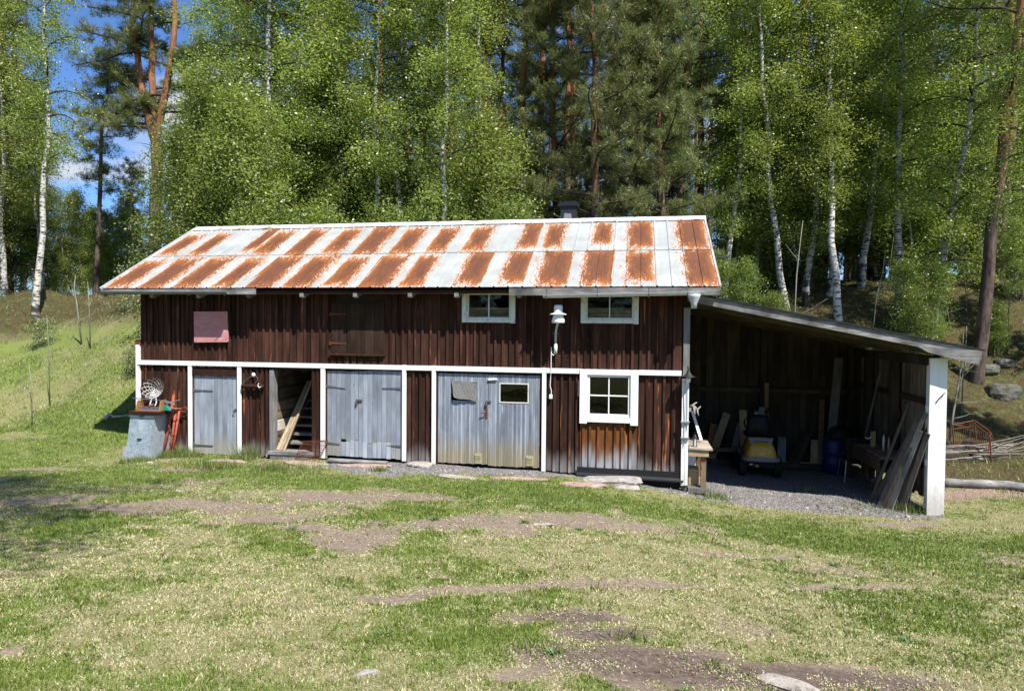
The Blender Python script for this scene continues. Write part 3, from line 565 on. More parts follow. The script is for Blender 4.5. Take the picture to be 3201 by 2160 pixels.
# ================================================================== BARN
L_ = 11.0; EY, EZ, RY, RZ = -.405, 3.423, 2.551, 5.076; BY = 2*RY-EY-.405   # eave / ridge / rear wall
barn = thing('barn', 'dark brown wooden barn with rust-striped metal roof and white trim', 'barn', (5.5, 0, 0))
UPW = [(6.962, 7.98), (9.199, 10.236)]          # upper window casings, x
OPEN = (3.055, 3.882, .181, 1.808); DD2W = [(6.737, 7.254), (7.709, 8.224)]
fwall = MB()
for a, b, c, d in ((0, 1.26, -.3, 1.9), (2.25, 3.0, -.3, 1.9), (3.93, 4.2, -.3, 1.9), (5.78, 6.48, -.3, 1.9), (8.47, 9.36, -.3, 1.9), (10.10, 11, -.3, 1.9), (9.36, 10.10, -.3, 1.18), (9.36, 10.10, 1.80, 1.9), (1.26, 2.25, 1.66, 1.9), (3.0, 3.93, 1.82, 1.9), (4.2, 5.78, 1.82, 1.9), (6.48, 8.47, 1.81, 1.9),
                   (0, 7.05, 1.9, 3.5), (7.90, 9.29, 1.9, 3.5), (10.15, 11, 1.9, 3.5), (7.05, 7.90, 1.9, 2.87), (9.29, 10.15, 1.9, 2.87), (7.05, 7.90, 3.36, 3.5), (9.29, 10.15, 3.36, 3.5)):
    fwall.box(a, b, .03, .13, c, d)
FW = fwall.build('front_wall', 'interior', barn, (5.5, .03, 0))
def bd(name, mat, x0, x1, z0, z1, y0=.0, t=.026):
    o = box(name, mat, x0, x1, y0, y0+t, z0, z1, FW); o.rotation_euler = (J(.002), J(.0035), J(.012)); return o
BAT = [.129,.286,.41,.532,.693,.80,.906,1.01,1.118,1.25,1.39,1.536,1.692,1.855,1.96,2.067,2.17,2.27,2.413,2.535,2.687,2.833,2.986,3.119,3.287,3.438,3.586,3.733,3.891,4.067,4.211,4.36,4.50,4.64,4.79,4.93,5.07,5.22,5.37,5.525,5.66,5.772,5.91,6.028,6.172,6.331,6.498,6.666,6.818,6.937,7.056,7.206,7.324,7.473,7.601,7.749,7.886,8.012,8.16,8.31,8.466,8.62,8.754,8.886,9.039,9.161,9.292,9.412,9.553,9.712,9.841,9.98,10.137,10.284,10.43,10.585,10.721,10.874]
edges = [0.0]+BAT+[11.0]
for i in range(len(edges)-1):
    a, b = edges[i], edges[i+1]; mid = (a+b)/2; top = 3.46
    for w in UPW:
        if w[0]-.02 < mid < w[1]+.02: top = 2.80
    if 4.29 < mid < 5.40: top = 2.14
    bd('board', 'stain_up', a+.004, b-.004, 1.945+J(.006), top)
for x in BAT:
    top = 3.46
    for w in UPW:
        if w[0] < x < w[1]: top = 2.79
    if 4.25 < x < 5.45: top = 2.10
    bd('batten', 'stain_up', x-.021+J(.003), x+.021, 1.955+J(.006), top+J(.01), -.03, .029)
# ground-floor cladding
def lower(x0, x1, bats, z0, z1=1.87, worn=False, zfun=None):
    es = [x0]+[b for b in bats if x0+.03 < b < x1-.03]+[x1]
    for i in range(len(es)-1):
        zz = z0+J(.02); m = 'stain_worn' if worn else 'stain'; bd('board', m, es[i]+.004, es[i+1]-.004, zz if zfun is None else zfun(es[i])+J(.012), z1, .002)
    for b in es[1:-1]: bd('batten', 'stain_worn' if worn else 'stain', b-.021, b+.021, (z0 if zfun is None else zfun(b))+J(.012), z1-.01, -.028, .029)
lower(0, 1.147, [.13, .29, .53, .69, .90, 1.03], .02); lower(2.348, 2.95, [2.45, 2.55, 2.69, 2.80, 2.90], .05); lower(3.93, 4.085, [4.0], .12); lower(5.856, 6.372, [5.99, 6.13, 6.27], .06)
LB = [8.727, 8.864, 9.015, 9.143]; zb = lambda x: float(np.interp(x, [8.5, 9.15, 9.2, 11], [.05, .02, .10, .05]))
lower(8.574, 9.205, LB, .03, zfun=zb)
lower(9.205, 10.24, [9.269, 9.39, 9.539, 9.697, 9.844, 9.973, 10.119], .1, .965, True, zb); lower(10.24, 11.0, [10.41, 10.554, 10.707, 10.859], .05, zfun=zb)
# footing behind the cladding, back and gable walls, floors
MB().box(0.02, 10.98, .05, .25, -.6, .03).build('stone_footing', 'stone', barn, (5.5, .15, -.3))
gw = [(.135, -.3), (BY, -.3), (BY, 3.42), (RY, 4.98), (.135, 3.42)]
for xx in (0.0, 10.92): MB().prism(gw, xx, xx+.08, 'x').build('gable_wall', 'stain', barn, (xx, 2, 1.5))
MB().box(.09, 10.91, BY-.1, BY, -.3, 3.42).build('rear_wall', 'stain', barn, (5.5, BY, 1.5))
MB().box(.09, 10.91, .14, BY-.11, 1.86, 1.92).build('loft_floor', 'interior', barn, (5.5, 2.5, 1.9)); MB().box(.09, 10.91, .14, BY-.11, -.06, .0).build('floor', 'interior', barn, (5.5, 2.5, 0))
# ---- roof
roof = MB().prism([(EY+.05, EZ-.055), (RY, RZ-.06), (BY+.33, EZ-.055), (BY+.33, EZ-.115), (RY, RZ-.12), (EY+.05, EZ-.115)], -.53, 11.57, 'x').build('roof', 'beam_dark', barn, (5.5, RY, EZ))
PAN = .2639; X0 = -.539; SL = Vector((0, RY-EY, RZ-EZ)); SLn = SL.normalized(); NRM = Vector((0, -SLn.z, SLn.y))
# rust islands per sheet, in rib numbers: bottom row, top row; third/fourth value = lower and upper edge along the sheet
BOT = [(0, 2.2, -.03, .86), (3, 5.2, -.03, .88), (6, 8.1, -.03, .90), (9.2, 11.1, -.03, .90), (12, 14.2, -.03, .90), (15, 17.3, -.03, .93), (18, 20.2, -.03, .93), (21, 23.2, -.03, .90), (24, 25.8, .0, .95), (28.1, 30, .08, 1.02), (31.2, 33, .10, 1.02), (33.9, 36, .08, 1.02), (37, 39, .08, 1.02), (39.8, 41.9, .07, 1.02), (44, 45.8, .06, 1.02)]
TOP = [(.1, 2.2, -.03, .83), (3, 4.9, -.03, .86), (7.7, 9.1, .12, 1.0), (9, 11, -.03, .9), (12.2, 13.9, -.03, .86), (15.2, 17.2, -.03, .9), (18.1, 20.1, -.03, .93), (21.2, 23.1, -.03, .85), (24.1, 26, -.03, .9), (27, 29.1, -.03, .95), (31.4, 33, .10, .97), (33.3, 35.1, .02, .97), (37.1, 38.9, .10, .97), (39.9, 41.9, .07, .97), (43.8, 45.7, .07, .97)]
SHEETS = [(3*i, 3*i+3) for i in range(14)]+[(42, 46)]
def sheet(k0, k1, t0, t1, rust, lift):
    org = Vector((X0+k0*PAN, EY, EZ))+SL*t0; V = []; U = []; Fs = []; prof = []
    for k in range(k0, k1+1):
        xr = (k-k0)*PAN
        prof += [(xr-.022, 0), (xr-.012, .018), (xr+.012, .018), (xr+.022, 0)]
        if k < k1: prof += [(xr+PAN*.5, .004)]
    if k0 == 0: prof = prof[1:]
    n = len(prof); a, b, lo, hi = rust; flip = -1 if (a-k0 > k1-b+.25) else 1
    nt_ = 5
    for j in range(nt_):
        t = j/(nt_-1)
        for x, h in prof:
            p = SL*((t1-t0)*t)+NRM*(h+lift*(1-t)+J(.0015)); V.append((x, p.y, p.z)); kk = k0+x/PAN
            U.append((((kk-a)/(b-a)*2-1)*flip, (t-lo)/(hi-lo)*2-1))
    for j in range(nt_-1):
        for i in range(n-1): Fs.append((j*n+i, j*n+i+1, (j+1)*n+i+1, (j+1)*n+i))
    me = bpy.data.meshes.new('roof_sheet'); me.from_pydata(V, [], Fs); uv = me.uv_layers.new(name='rust')
    for lp in me.loops: uv.data[lp.index].uv = U[lp.vertex_index]
    me.materials.append(MAT['roof']); o = bpy.data.objects.new('roof_sheet', me); link(o, roof, org); so = o.modifiers.new('gauge', 'SOLIDIFY'); so.thickness = .004; so.offset = -1
for i, (k0, k1) in enumerate(SHEETS): sheet(k0, k1, 0, .49, BOT[i], .004); sheet(k0, k1, .478, .985, TOP[i], .012)
# rear slope: plain sheets
for k0, k1 in ((0, 12), (12, 24), (24, 36), (36, 46)):
    a, b = X0+k0*PAN, X0+k1*PAN; MB().prism([(RY+.02, RZ-.045), (BY+.36, EZ-.04), (BY+.36, EZ-.046), (RY+.02, RZ-.052)], a+.003, b-.003, 'x').build('rear_roof_sheet', 'roofmetal', roof, (a, RY, RZ))
for i in range(9):
    a = X0-.01+i*1.36; b = min(a+1.40, 11.62); lift = .004*(i % 2)
    MB().prism([(RY-.17, RZ-.060+lift), (RY, RZ+.045+lift), (RY+.17, RZ-.060+lift), (RY+.165, RZ-.075+lift), (RY, RZ+.030+lift), (RY-.165, RZ-.075+lift)], a, b, 'x').build('ridge_cap', 'ridge', roof, (a, RY, RZ))
for xx, nm in ((-.60, 'verge_strip'), (11.585, 'verge_strip')):
    MB().bar(Vector((xx+.012, EY, EZ-.02)), Vector((xx+.012, RY, RZ-.02)), .03, .075, (1, 0, 0)).build(nm, 'roofmetal', roof, (xx, 1, 4))
for xx in (-.54, 11.545): MB().bar(Vector((xx, EY+.02, EZ-.12)), Vector((xx, RY, RZ-.12)), .03, .13, (1, 0, 0)).build('verge_board', 'greyx', roof, (xx, 1, 4))
for xx in (3.839, 4.936, 6.031, 6.93, .55, 1.6, 2.7, 8.1, 9.2, 10.2): MB().prism([(-.36, EZ-.10), (.05, EZ+.13), (.05, EZ-.06), (-.30, EZ-.19), (-.36, EZ-.17)], xx-.04, xx+.04, 'x').build('rafter_tail', 'grey', roof, (xx, 0, EZ))
MB().box(-.57, 2.90, EY-.015, EY+.012, EZ-.125, EZ-.018).build('eaves_board', 'greyx', roof, (1, EY, EZ)); MB().box(7.93, 11.60, EY-.018, EY+.012, EZ-.15, EZ-.018).build('eaves_board', 'greyx', roof, (9, EY, EZ))
def gutter(x0, z0, x1, z1, y, r=.042):
    m = MB(); n = 9; pr = []
    for k in range(n): t = PI+PI*k/(n-1); pr.append((r*math.cos(t), r*math.sin(t)))
    pr = [(-r-.008, .008)]+pr+[(r+.008, .02)]; pin = [(a*.9, b*.9+.004) for a, b in reversed(pr)]; pl = pr+pin
    b = 0
    for x, z in ((x0, z0), (x1, z1)):
        for a, c in pl: m.v.append((x, y+a, z+c))
    k = len(pl); m.f += [tuple(range(k)), tuple(reversed(range(k, 2*k)))]+[(i, (i+1) % k, k+(i+1) % k, k+i) for i in range(k)]
    return m
gl = gutter(-.578, 3.345, 2.34, 3.335, EY-.060).build('gutter', 'gutter_dark', barn, (.9, EY, 3.34))
for xx in (-.2, .7, 1.5, 2.28): MB().tube([(xx, EY-.14, 3.35), (xx, EY-.075, 3.273), (xx, EY-.012, 3.33), (xx, EY-.012, 3.40)], .008, 5).build('bracket', 'iron', gl, (xx, EY, 3.34))
gr_ = gutter(8.56, 3.265, 11.345, 3.315, EY-.060).build('gutter', 'galv', barn, (10, EY, 3.3))
for xx in (8.62, 9.52, 10.4, 11.05): zz = 3.265+.05*(xx-8.56)/2.785; MB().tube([(xx, EY-.14, zz+.01), (xx, EY-.075, zz-.065), (xx, EY-.010, zz), (xx, EY-.02, zz+.12)], .008, 5).build('bracket', 'iron', gr_, (xx, EY, 3.3))
MB().lathe([(.05, -.24), (.05, -.16), (.10, -.05), (.11, .0)], (11.16, EY-.075, 3.285), 14).build('outlet_funnel', 'grey_pipe', gr_, (11.16, EY, 3.25), True)
ch = MB().box(8.46, 8.81, 2.98, 3.33, 4.7, 5.47).build('chimney', 'chimney', roof, (8.635, 3.15, 5.30))
cap = MB().box(8.42, 8.85, 2.94, 3.37, 5.475, 5.56); [cap.box(8.425+i*.105, 8.425+i*.105+.07, 2.95, 3.36, 5.56, 5.585) for i in range(4)]; cap.build('chimney_cap', 'black_sheet', roof, (8.63, 3.15, 5.5))
# ---- white trim
def trim(x0, x1, z0, z1, y=-.062, t=.03, m='white'):
    o = box('trim_board', m, x0, x1, y, y+t, z0, z1, barn); o.rotation_euler = (0, J(.0012), J(.002)); return o
for a, b in ((-.03, 2.36), (2.365, 4.10), (4.105, 5.775), (5.86, 6.37), (6.453, 8.495), (8.578, 9.19), (10.252, 11.0)): trim(a, b, 1.862+J(.002), 1.952, -.064+J(.001))
for a, b, c, d in ((1.147, 1.229, -.005, 1.861), (2.266, 2.348, .012, 1.861), (4.084, 4.175, .08, 1.861), (5.778, 5.856, .10, 1.957), (6.372, 6.449, .07, 1.957), (8.498, 8.574, .035, 1.957)): trim(a, b, c, d, -.058)
MB().box(-.085, -.003, -.045, .14, .0, 2.27).build('corner_board', 'white', barn, (-.04, 0, 1)); MB().box(-.10, .02, -.04, .1, 2.28, 2.37).build('corner_cap', 'rust', barn, (-.04, 0, 2.3))
# ---- doors
def door(x0, x1, z0, z1, ws, mat, label=None, y=-.012, bottom=None):
    d = MB().box(x0+.01, x1-.01, .015, .04, z0+.02, z1-.02).build('door', 'interior', barn, ((x0+x1)/2, .03, z0))
    tot = sum(ws); x = x0
    for w in ws:
        ww = w/tot*(x1-x0); zt = z1+J(.008); zbm = z0+J(.008); m = mat
        if bottom and bottom(x+ww/2): box('plank', mat, x+.002, x+ww-.003, y+J(.002), y+.025, z0+.30+J(.05), zt, d); box('plank', 'door_new', x+.003+J(.004), x+ww-.005+J(.004), y-.008+J(.004), y+.02, zbm, z0+.29+J(.03), d)
        else: box('plank', m, x+.002, x+ww-.003, y+J(.003), y+.025, zbm, zt, d)
        x += ww
    return d
def strap(d, x, z, L, y=-.016, mat='iron', tilt=0):
    m = MB().prism([(x, z-.02), (x+L, z-.008+tilt), (x+L, z+.008+tilt), (x, z+.02)], y-.008, y); m.tube([(x-.01*np.sign(L), y-.012, z-.045), (x-.01*np.sign(L), y-.012, z+.035)], .013, 6); m.build('strap_hinge', mat, d, (x, y, z))
d1 = door(1.262, 2.249, .045, 1.655, [1.1, .8, .75, 1.15, .75, .9, .85, 1.05, 1.0], 'door'); strap(d1, 1.25, 1.35, .44); strap(d1, 1.25, .22, .44)
MB().bar((2.18, -.03, .98), (2.27, -.03, 1.0), .015, .02, (0, 0, 1)).tube([(2.19, -.035, .98), (2.17, -.05, .93), (2.19, -.035, .89)], .008, 5).build('latch', 'iron', d1, (2.2, -.03, .95))
box('lintel', 'beam_dark', 1.235, 2.262, -.045, .0, 1.66, 1.79, barn)
for k in range(5): bd('batten', 'stain', 1.30+k*.21, 1.345+k*.21, 1.79, 1.86, -.028, .029)
d2 = door(4.206, 4.862, .135, 1.815, [.9, 1.1, 1.0, 1.1, 1.0, .9, .8], 'door', bottom=lambda x: x > 4.45); strap(d2, 4.19, 1.51, .40, tilt=-.04); strap(d2, 4.19, .385, .28, tilt=-.02)
d3 = door(4.868, 5.765, .125, 1.825, [.95, 1.0, 1.05, 1.0, 1.0, 1.0, 1.0, 1.0, 1.35], 'door', bottom=lambda x: 4.95 < x < 5.55); strap(d3, 5.775, 1.50, -.42, tilt=-.005); strap(d3, 5.775, .38, -.32, tilt=.0)
MB().box(4.83, 4.95, -.04, -.02, 1.235, 1.265).box(4.82, 4.85, -.055, -.015, 1.165, 1.225).tube([(4.835, -.04, 1.22), (4.835, -.045, 1.27)], .012, 6).build('hasp', 'iron', d3, (4.87, -.03, 1.2))
def fine_door(x0, x1, z0, z1, win, n):
    d = MB().box(x0+.01, win[0]-.01, .015, .04, z0+.02, z1-.02).box(win[1]+.01, x1-.01, .015, .04, z0+.02, z1-.02).box(win[0]-.01, win[1]+.01, .015, .04, z0+.02, win[2]).box(win[0]-.01, win[1]+.01, .015, .04, win[3], z1-.02).build('door', 'interior', barn, ((x0+x1)/2, .03, z0))
    w = (x1-x0)/n
    for i in range(n):
        a, b = x0+i*w, x0+(i+1)*w; yy = -.012+J(.0025)
        if a < win[1] and b > win[0]:
            box('plank', 'door_fine', a+.0015, b-.0015, yy, .013, z0+J(.006), win[2], d); box('plank', 'door_fine', a+.0015, b-.0015, yy, .013, win[3], z1+J(.004), d)
        else: box('plank', 'door_fine', a+.0015, b-.0015, yy, .013, z0+J(.006), z1+J(.004), d)
    return d
W1 = (6.74, 7.255, 1.30, 1.655); W2 = (7.70, 8.225, 1.30, 1.635)
d4 = fine_door(6.488, 7.462, .10, 1.812, W1, 24); d5 = fine_door(7.47, 8.455, .082, 1.805, W2, 24)
def frame(d, w, m='cream', y=-.02, t=.018):
    MB().box(w[0]-t, w[0], y, .01, w[2]-t, w[3]+t).box(w[1], w[1]+t, y, .01, w[2]-t, w[3]+t).box(w[0], w[1], y, .01, w[2]-t, w[2]).box(w[0], w[1], y, .01, w[3], w[3]+t).build('window_frame', m, d, (w[0], y, w[2]))
frame(d5, W2); box('pane', 'glass', W2[0], W2[1], -.004, .0, W2[2], W2[3], d5); frame(d4, W1, 'door_fine', -.014, .01); 
# flapping plastic sheet over the left garage window
V = []; Fs = []; n1, n2 = 14, 9
for j in range(n2):
    for i in range(n1):
        u, v = i/(n1-1), j/(n2-1); x = 6.745+.515*u+.075*(1-u)*v+.01*math.sin(v*5); z = 1.665-.30*v-.055*u*v-.01*math.sin(u*7)-.02*u; y = -.022-.05*v*(1-u)**.7-.012*abs(math.sin(u*9+v*3)); V.append((x-7, y, z-1.5)); 
for j in range(n2-1):
    for i in range(n1-1): Fs.append((j*n1+i, j*n1+i+1, (j+1)*n1+i+1, (j+1)*n1+i))
me = bpy.data.meshes.new('plastic_sheet'); me.from_pydata(V, [], Fs); me.materials.append(MAT['curtain']); o = bpy.data.objects.new('plastic_sheet', me); link(o, d4, (7, 0, 1.5)); so = o.modifiers.new('gauge', 'SOLIDIFY'); so.thickness = .003; o['label'] = 'crumpled grey plastic sheet tacked over the window'
for x0, d in ((7.215, d4), (8.205, d5)):
    m = MB().box(x0, x0+.135, -.028, -.013, .115, .30)
    for k in range(5): m.box(x0+.014, x0+.121, -.038, -.027, .155+k*.026, .168+k*.026)
    m.box(x0+.005, x0+.13, -.045, -.013, .12, .145); m.build('vent_grille', 'brass', d, (x0, -.02, .2))
MB().box(7.47, 7.56, -.045, -.012, 1.70, 1.735).tube([(7.55, -.03, 1.717), (7.64, -.03, 1.717)], .02, 8).build('light_fitting', 'plastic_white', d5, (7.5, -.03, 1.7))
MB().box(7.43, 7.53, -.035, -.013, 1.285, 1.315).box(7.425, 7.46, -.055, -.015, 1.225, 1.285).build('hasp', 'iron', d5, (7.47, -.03, 1.3))
MB().box(7.415, 7.455, -.022, -.012, .98, 1.19).tube([(7.435, -.02, 1.10), (7.43, -.06, 1.09), (7.35, -.065, 1.075)], .009, 6).build('handle', 'rust', d4, (7.43, -.03, 1.1))
for z in (1.38, .35): MB().box(8.45, 8.468, -.02, -.008, z, z+.16).build('hinge', 'rust', d5, (8.46, -.02, z)); MB().box(6.475, 6.488, -.02, -.008, z, z+.16).build('hinge', 'rust', d4, (6.48, -.02, z))
for a, b in ((6.452, 6.486), (8.458, 8.496)): box('door_jamb', 'beam_dark', a, b, -.02, .03, .07, 1.86, barn)
box('door_head', 'beam_dark', 6.452, 8.496, -.018, .03, 1.818, 1.862, barn); box('door_head', 'beam_dark', 4.177, 5.776, -.018, .03, 1.835, 1.862, barn)
for a, b in ((1.231, 1.259), (2.252, 2.264), (4.178, 4.203), (5.768, 5.776)): box('door_jamb', 'stain', a, b, -.02, .03, .07, 1.66 if b < 3 else 1.835, barn)
# ---- loft hatch
ht = MB().box(4.30, 5.40, .002, .024, 2.17, 3.14).build('loft_hatch', 'interior', barn, (4.85, 0, 2.2))
x = 4.29
for w in (.145, .175, .085, .11, .10, .10, .19, .10, .105): box('plank', 'hatch', x+.002, x+w-.003, -.022+J(.003), .001, 2.165, 3.14+J(.01), ht); x += w
strap(ht, 4.285, 2.36, .33, -.024, 'rust', -.01); strap(ht, 4.285, 2.93, .33, -.024, 'rust')
MB().prism([(-.085, 2.115), (-.085, 2.14), (.0, 2.165), (.0, 2.115)], 4.27, 5.42, 'x').build('hatch_sill', 'stain', ht, (4.8, 0, 2.13))
for k in range(8): bd('batten', 'stain_up', 4.29+k*.145, 4.33+k*.145, 1.955, 2.11, -.03, .029)
# ---- windows
def window(x0, x1, z0, z1, nx_, nz_, cas, sillw, m, low):
    """casing outer x0..x1,z0..z1"""
    w = MB().box(x0, x0+cas, -.075, -.0, z0-(.03 if low else .0), z1).box(x1-cas, x1, -.075, .0, z0-(.04 if low else .012), z1).box(x0+cas, x1-cas, -.072, .0, z0, z0+cas*.72).box(x0+cas, x1-cas, -.076, .0, z1-cas*.7, z1).build('window', m, barn, ((x0+x1)/2, -.03, z0))
    a, b, c, d = x0+cas, x1-cas, z0+cas*.72, z1-cas*.7; s = .045 if low else .035
    sash = MB().box(a, a+s, -.045, .02, c, d).box(b-s, b, -.045, .02, c, d).box(a+s, b-s, -.044, .02, c, c+s*1.1).box(a+s, b-s, -.044, .02, d-s, d)
    A, B, Cc, D = a+s, b-s, c+s*1.1, d-s; bw = .020
    for i in range(1, nx_): xm = A+(B-A)*i/nx_; sash.box(xm-bw/2, xm+bw/2, -.038, .02, Cc, D)
    for j in range(1, nz_): zm = Cc+(D-Cc)*j/nz_; sash.box(A, B, -.036, .018, zm-bw/2, zm+bw/2)
    sash.build('sash', m, w, ((a+b)/2, 0, c))
    for i in range(nx_):
        for j in range(nz_): box('pane', 'glass', A+(B-A)*i/nx_+bw/2*(i > 0), A+(B-A)*(i+1)/nx_-bw/2*(i < nx_-1), .001, .005, Cc+(D-Cc)*j/nz_+bw/2*(j > 0), Cc+(D-Cc)*(j+1)/nz_-bw/2*(j < nz_-1), w).rotation_euler = (J(.012), 0, J(.012))
    return w, (A, B, Cc, D)
for (x0, x1), zt, nb in ((UPW[0], 3.40, 6), (UPW[1], 3.36, 6)):
    w, (A, B, Cc, D) = window(x0, x1, 2.785, zt, 2, 1, .085, 0, 'cream', False)
    for k in range(nb): box('inner_slat', 'pinex', A-.03, B+.03, .012+J(.003), .03, 2.84+k*.038+J(.003), 2.873+k*.038, w)
window(9.196, 10.249, .985, 1.945, 2, 2, .135, 0, 'white', True)
MB().tube([(9.165, -.05, 1.72), (9.165, -.06, 1.45)], .008, 6).box(9.158, 9.172, -.06, -.03, 1.71, 1.74).box(9.158, 9.172, -.06, -.03, 1.44, 1.47).build('pull_handle', 'iron', barn, (9.16, -.05, 1.6))
# ---- black metal strip at the base, corner post
bs = MB(); bs.v = []; pr_ = [(-.04, .155), (-.04, .055), (-.085, .02), (-.09, -.005), (-.082, -.005), (-.078, .016), (-.034, .05), (-.034, .155)]
for xx, dz in ((9.16, .0), (11.055, -.012)):
    for a, c in pr_: bs.v.append((xx, a-.03, c+dz*(1 if c > .1 else 2.2)))
k = len(pr_); bs.f += [tuple(range(k)), tuple(reversed(range(k, 2*k)))]+[(i, (i+1) % k, k+(i+1) % k, k+i) for i in range(k)]
bs.build('base_flashing', 'black_sheet', barn, (10, -.05, .1))
box('corner_post', 'grey', 11.028, 11.138, -.02, .10, 1.86, 3.07, barn)
cp = MB().box(11.012, 11.070, -.100, -.02, -.088, 1.80).box(11.073, 11.130, -.105, -.02, -.082, 1.81).build('corner_casing', 'white', barn, (11.07, -.06, .9))
for z in (.755, 1.04): MB().box(10.995, 11.145, -.15, -.105, z, z+.02).build('bracket_board', 'grey', cp, (11.07, -.1, z))
MB().tube([(11.05, -.112, 1.78), (11.045, -.112, 1.5), (11.06, -.112, 1.1), (11.05, -.112, .6)], .006, 5).tube([(11.10, -.115, 1.7), (11.105, -.115, 1.2), (11.10, -.115, .9)], .006, 5).build('cable', 'grey_pipe', cp, (11.07, -.1, 1))
box('corner_stub', 'grey', 11.03, 11.12, -.03, .08, -.45, -.09, barn)
# ---- open doorway, its reveal, inner log wall and stair
box('door_post', 'grey', 2.965, 3.055, -.03, .12, .1, 1.83, barn); box('door_post', 'stain', 3.885, 3.935, -.03, .12, .1, 1.83, barn); box('door_head', 'beam_dark', 2.95, 3.94, -.035, .12, 1.81, 1.862, barn)
box('threshold', 'greyx', 2.97, 3.93, -.09, .20, .115, .18, barn); box('threshold', 'greyx', 3.0, 3.90, -.07, .1, .02, .112, barn)
lw = MB().box(2.86, 2.93, .14, 3.4, -.05, 1.85).build('inner_wall', 'interior', barn, (2.9, 1, .9))
z = .02
for i, hh in enumerate((.20, .09, .10, .11, .24, .17, .22, .27, .22, .2)):
    MB().box(2.925, 2.985+J(.012), .135, 2.6, z+.006, z+hh-.006).build('log', 'logpale' if i == 4 else 'log', lw, (2.95, 1, z+hh/2), bevel=.012); z += hh
st = MB().bar((3.10, .35, .05), (3.10, 2.4, 1.84), .05, .22, (1, 0, 0)).bar((4.07, .35, .05), (4.07, 2.4, 1.84), .05, .22, (1, 0, 0)).build('stair', 'oldpine', barn, (3.5, .5, 0))
for k in range(8): box('tread', 'grey', 3.13, 4.04, .34+.17*k, .60+.17*k, .255+.158*k, .30+.158*k, st)
MB().box(4.12, 4.18, .14, 3.4, -.05, 1.85).build('inner_wall', 'interior', barn, (4.15, 1, .9)); MB().box(2.93, 4.12, 2.7, 2.78, 0, 1.85).build('inner_wall', 'interior', barn, (3.5, 2.7, .9))
# ================================================================== THINGS ON AND BY THE FRONT WALL
pk = MB().prism([(1.315, 2.35), (1.33, 2.338), (2.07, 2.352), (2.086, 2.37), (2.062, 2.972), (1.309, 2.965)], -.085, -.06).build('pink_panel', 'pink', None, (1.7, -.07, 2.65)); tag(pk, 'faded pink square panel fixed high on the dark wall', 'panel')
for x_, z_ in ((1.35, 2.92), (2.03, 2.93), (1.37, 2.38), (2.04, 2.40), (1.69, 2.945)): MB().lathe([(.008, -.003), (.008, .003)], (x_, -.087, z_), 8, 'y').build('nail', 'rust', pk, (x_, -.087, z_))
lamp = thing('yard_lamp', 'white mushroom-shaped outdoor lamp on a grey pipe on the barn wall', 'lamp', (8.75, -.06, 2.23))
MB().tube([(8.745, -.075, 2.22), (8.745, -.075, 2.62), (8.765, -.12, 2.70), (8.80, -.27, 2.76), (8.815, -.31, 2.84)], .022, 8).build('pipe', 'grey_pipe', lamp, (8.75, -.07, 2.4), True)
MB().tube([(8.745, -.075, 2.23), (8.745, -.075, 2.40)], .033, 8).build('pipe_sleeve', 'plastic_white', lamp, (8.75, -.07, 2.3), True)
MB().box(8.69, 8.80, -.075, -.03, 2.585, 2.605).build('clamp', 'iron', lamp, (8.75, -.05, 2.59))
LC = (8.815, -.31, 2.78)
MB().lathe([(.115, .0), (.118, .03), (.108, .09), (.085, .14), (.06, .17)], LC, 22).build('glass_shade', 'lampglass', lamp, LC, True)
MB().lathe([(.155, .150), (.157, .158), (.145, .168), (.09, .182), (.082, .19), (.078, .30), (.070, .322), (.03, .33)], LC, 22).build('hat', 'plastic_white', lamp, LC, True)
MB().tube([(8.735, -.075, 2.24), (8.71, -.08, 2.19), (8.668, -.075, 2.22), (8.665, -.075, 2.34)], .009, 6).tube([(8.665, -.075, 2.32), (8.663, -.072, 1.96), (8.660, -.078, 1.86), (8.655, -.05, 1.80), (8.645, -.045, 1.62), (8.672, -.045, 1.53), (8.668, -.045, 1.46)], .008, 6).build('cable', 'plastic_white', lamp, (8.66, -.07, 2))
MB().box(8.632, 8.692, -.075, -.03, 1.385, 1.465).build('switch_box', 'plastic_white', lamp, (8.66, -.05, 1.42), bevel=.008)
ln = thing('wall_lantern', 'small dark bell-shaped lantern on the white corner post', 'lantern', (11.10, -.12, 1.8))
MB().lathe([(.012, .20), (.02, .17), (.03, .13), (.05, .09), (.09, .055), (.125, .04), (.12, .035), (.04, .045)], (11.11, -.20, 1.815), 16).build('hood', 'dark_metal', ln, (11.11, -.2, 1.85), True)
MB().tube([(11.11, -.20, 2.0), (11.10, -.16, 2.04), (11.10, -.10, 2.0)], .010, 6).build('arm', 'dark_metal', ln, (11.1, -.15, 2)); MB().lathe([(.028, -.04), (.04, .0), (.04, .04), (.02, .05)], (11.11, -.20, 1.80), 12).build('bulb_glass', 'lampglass', ln, (11.11, -.2, 1.8), True)
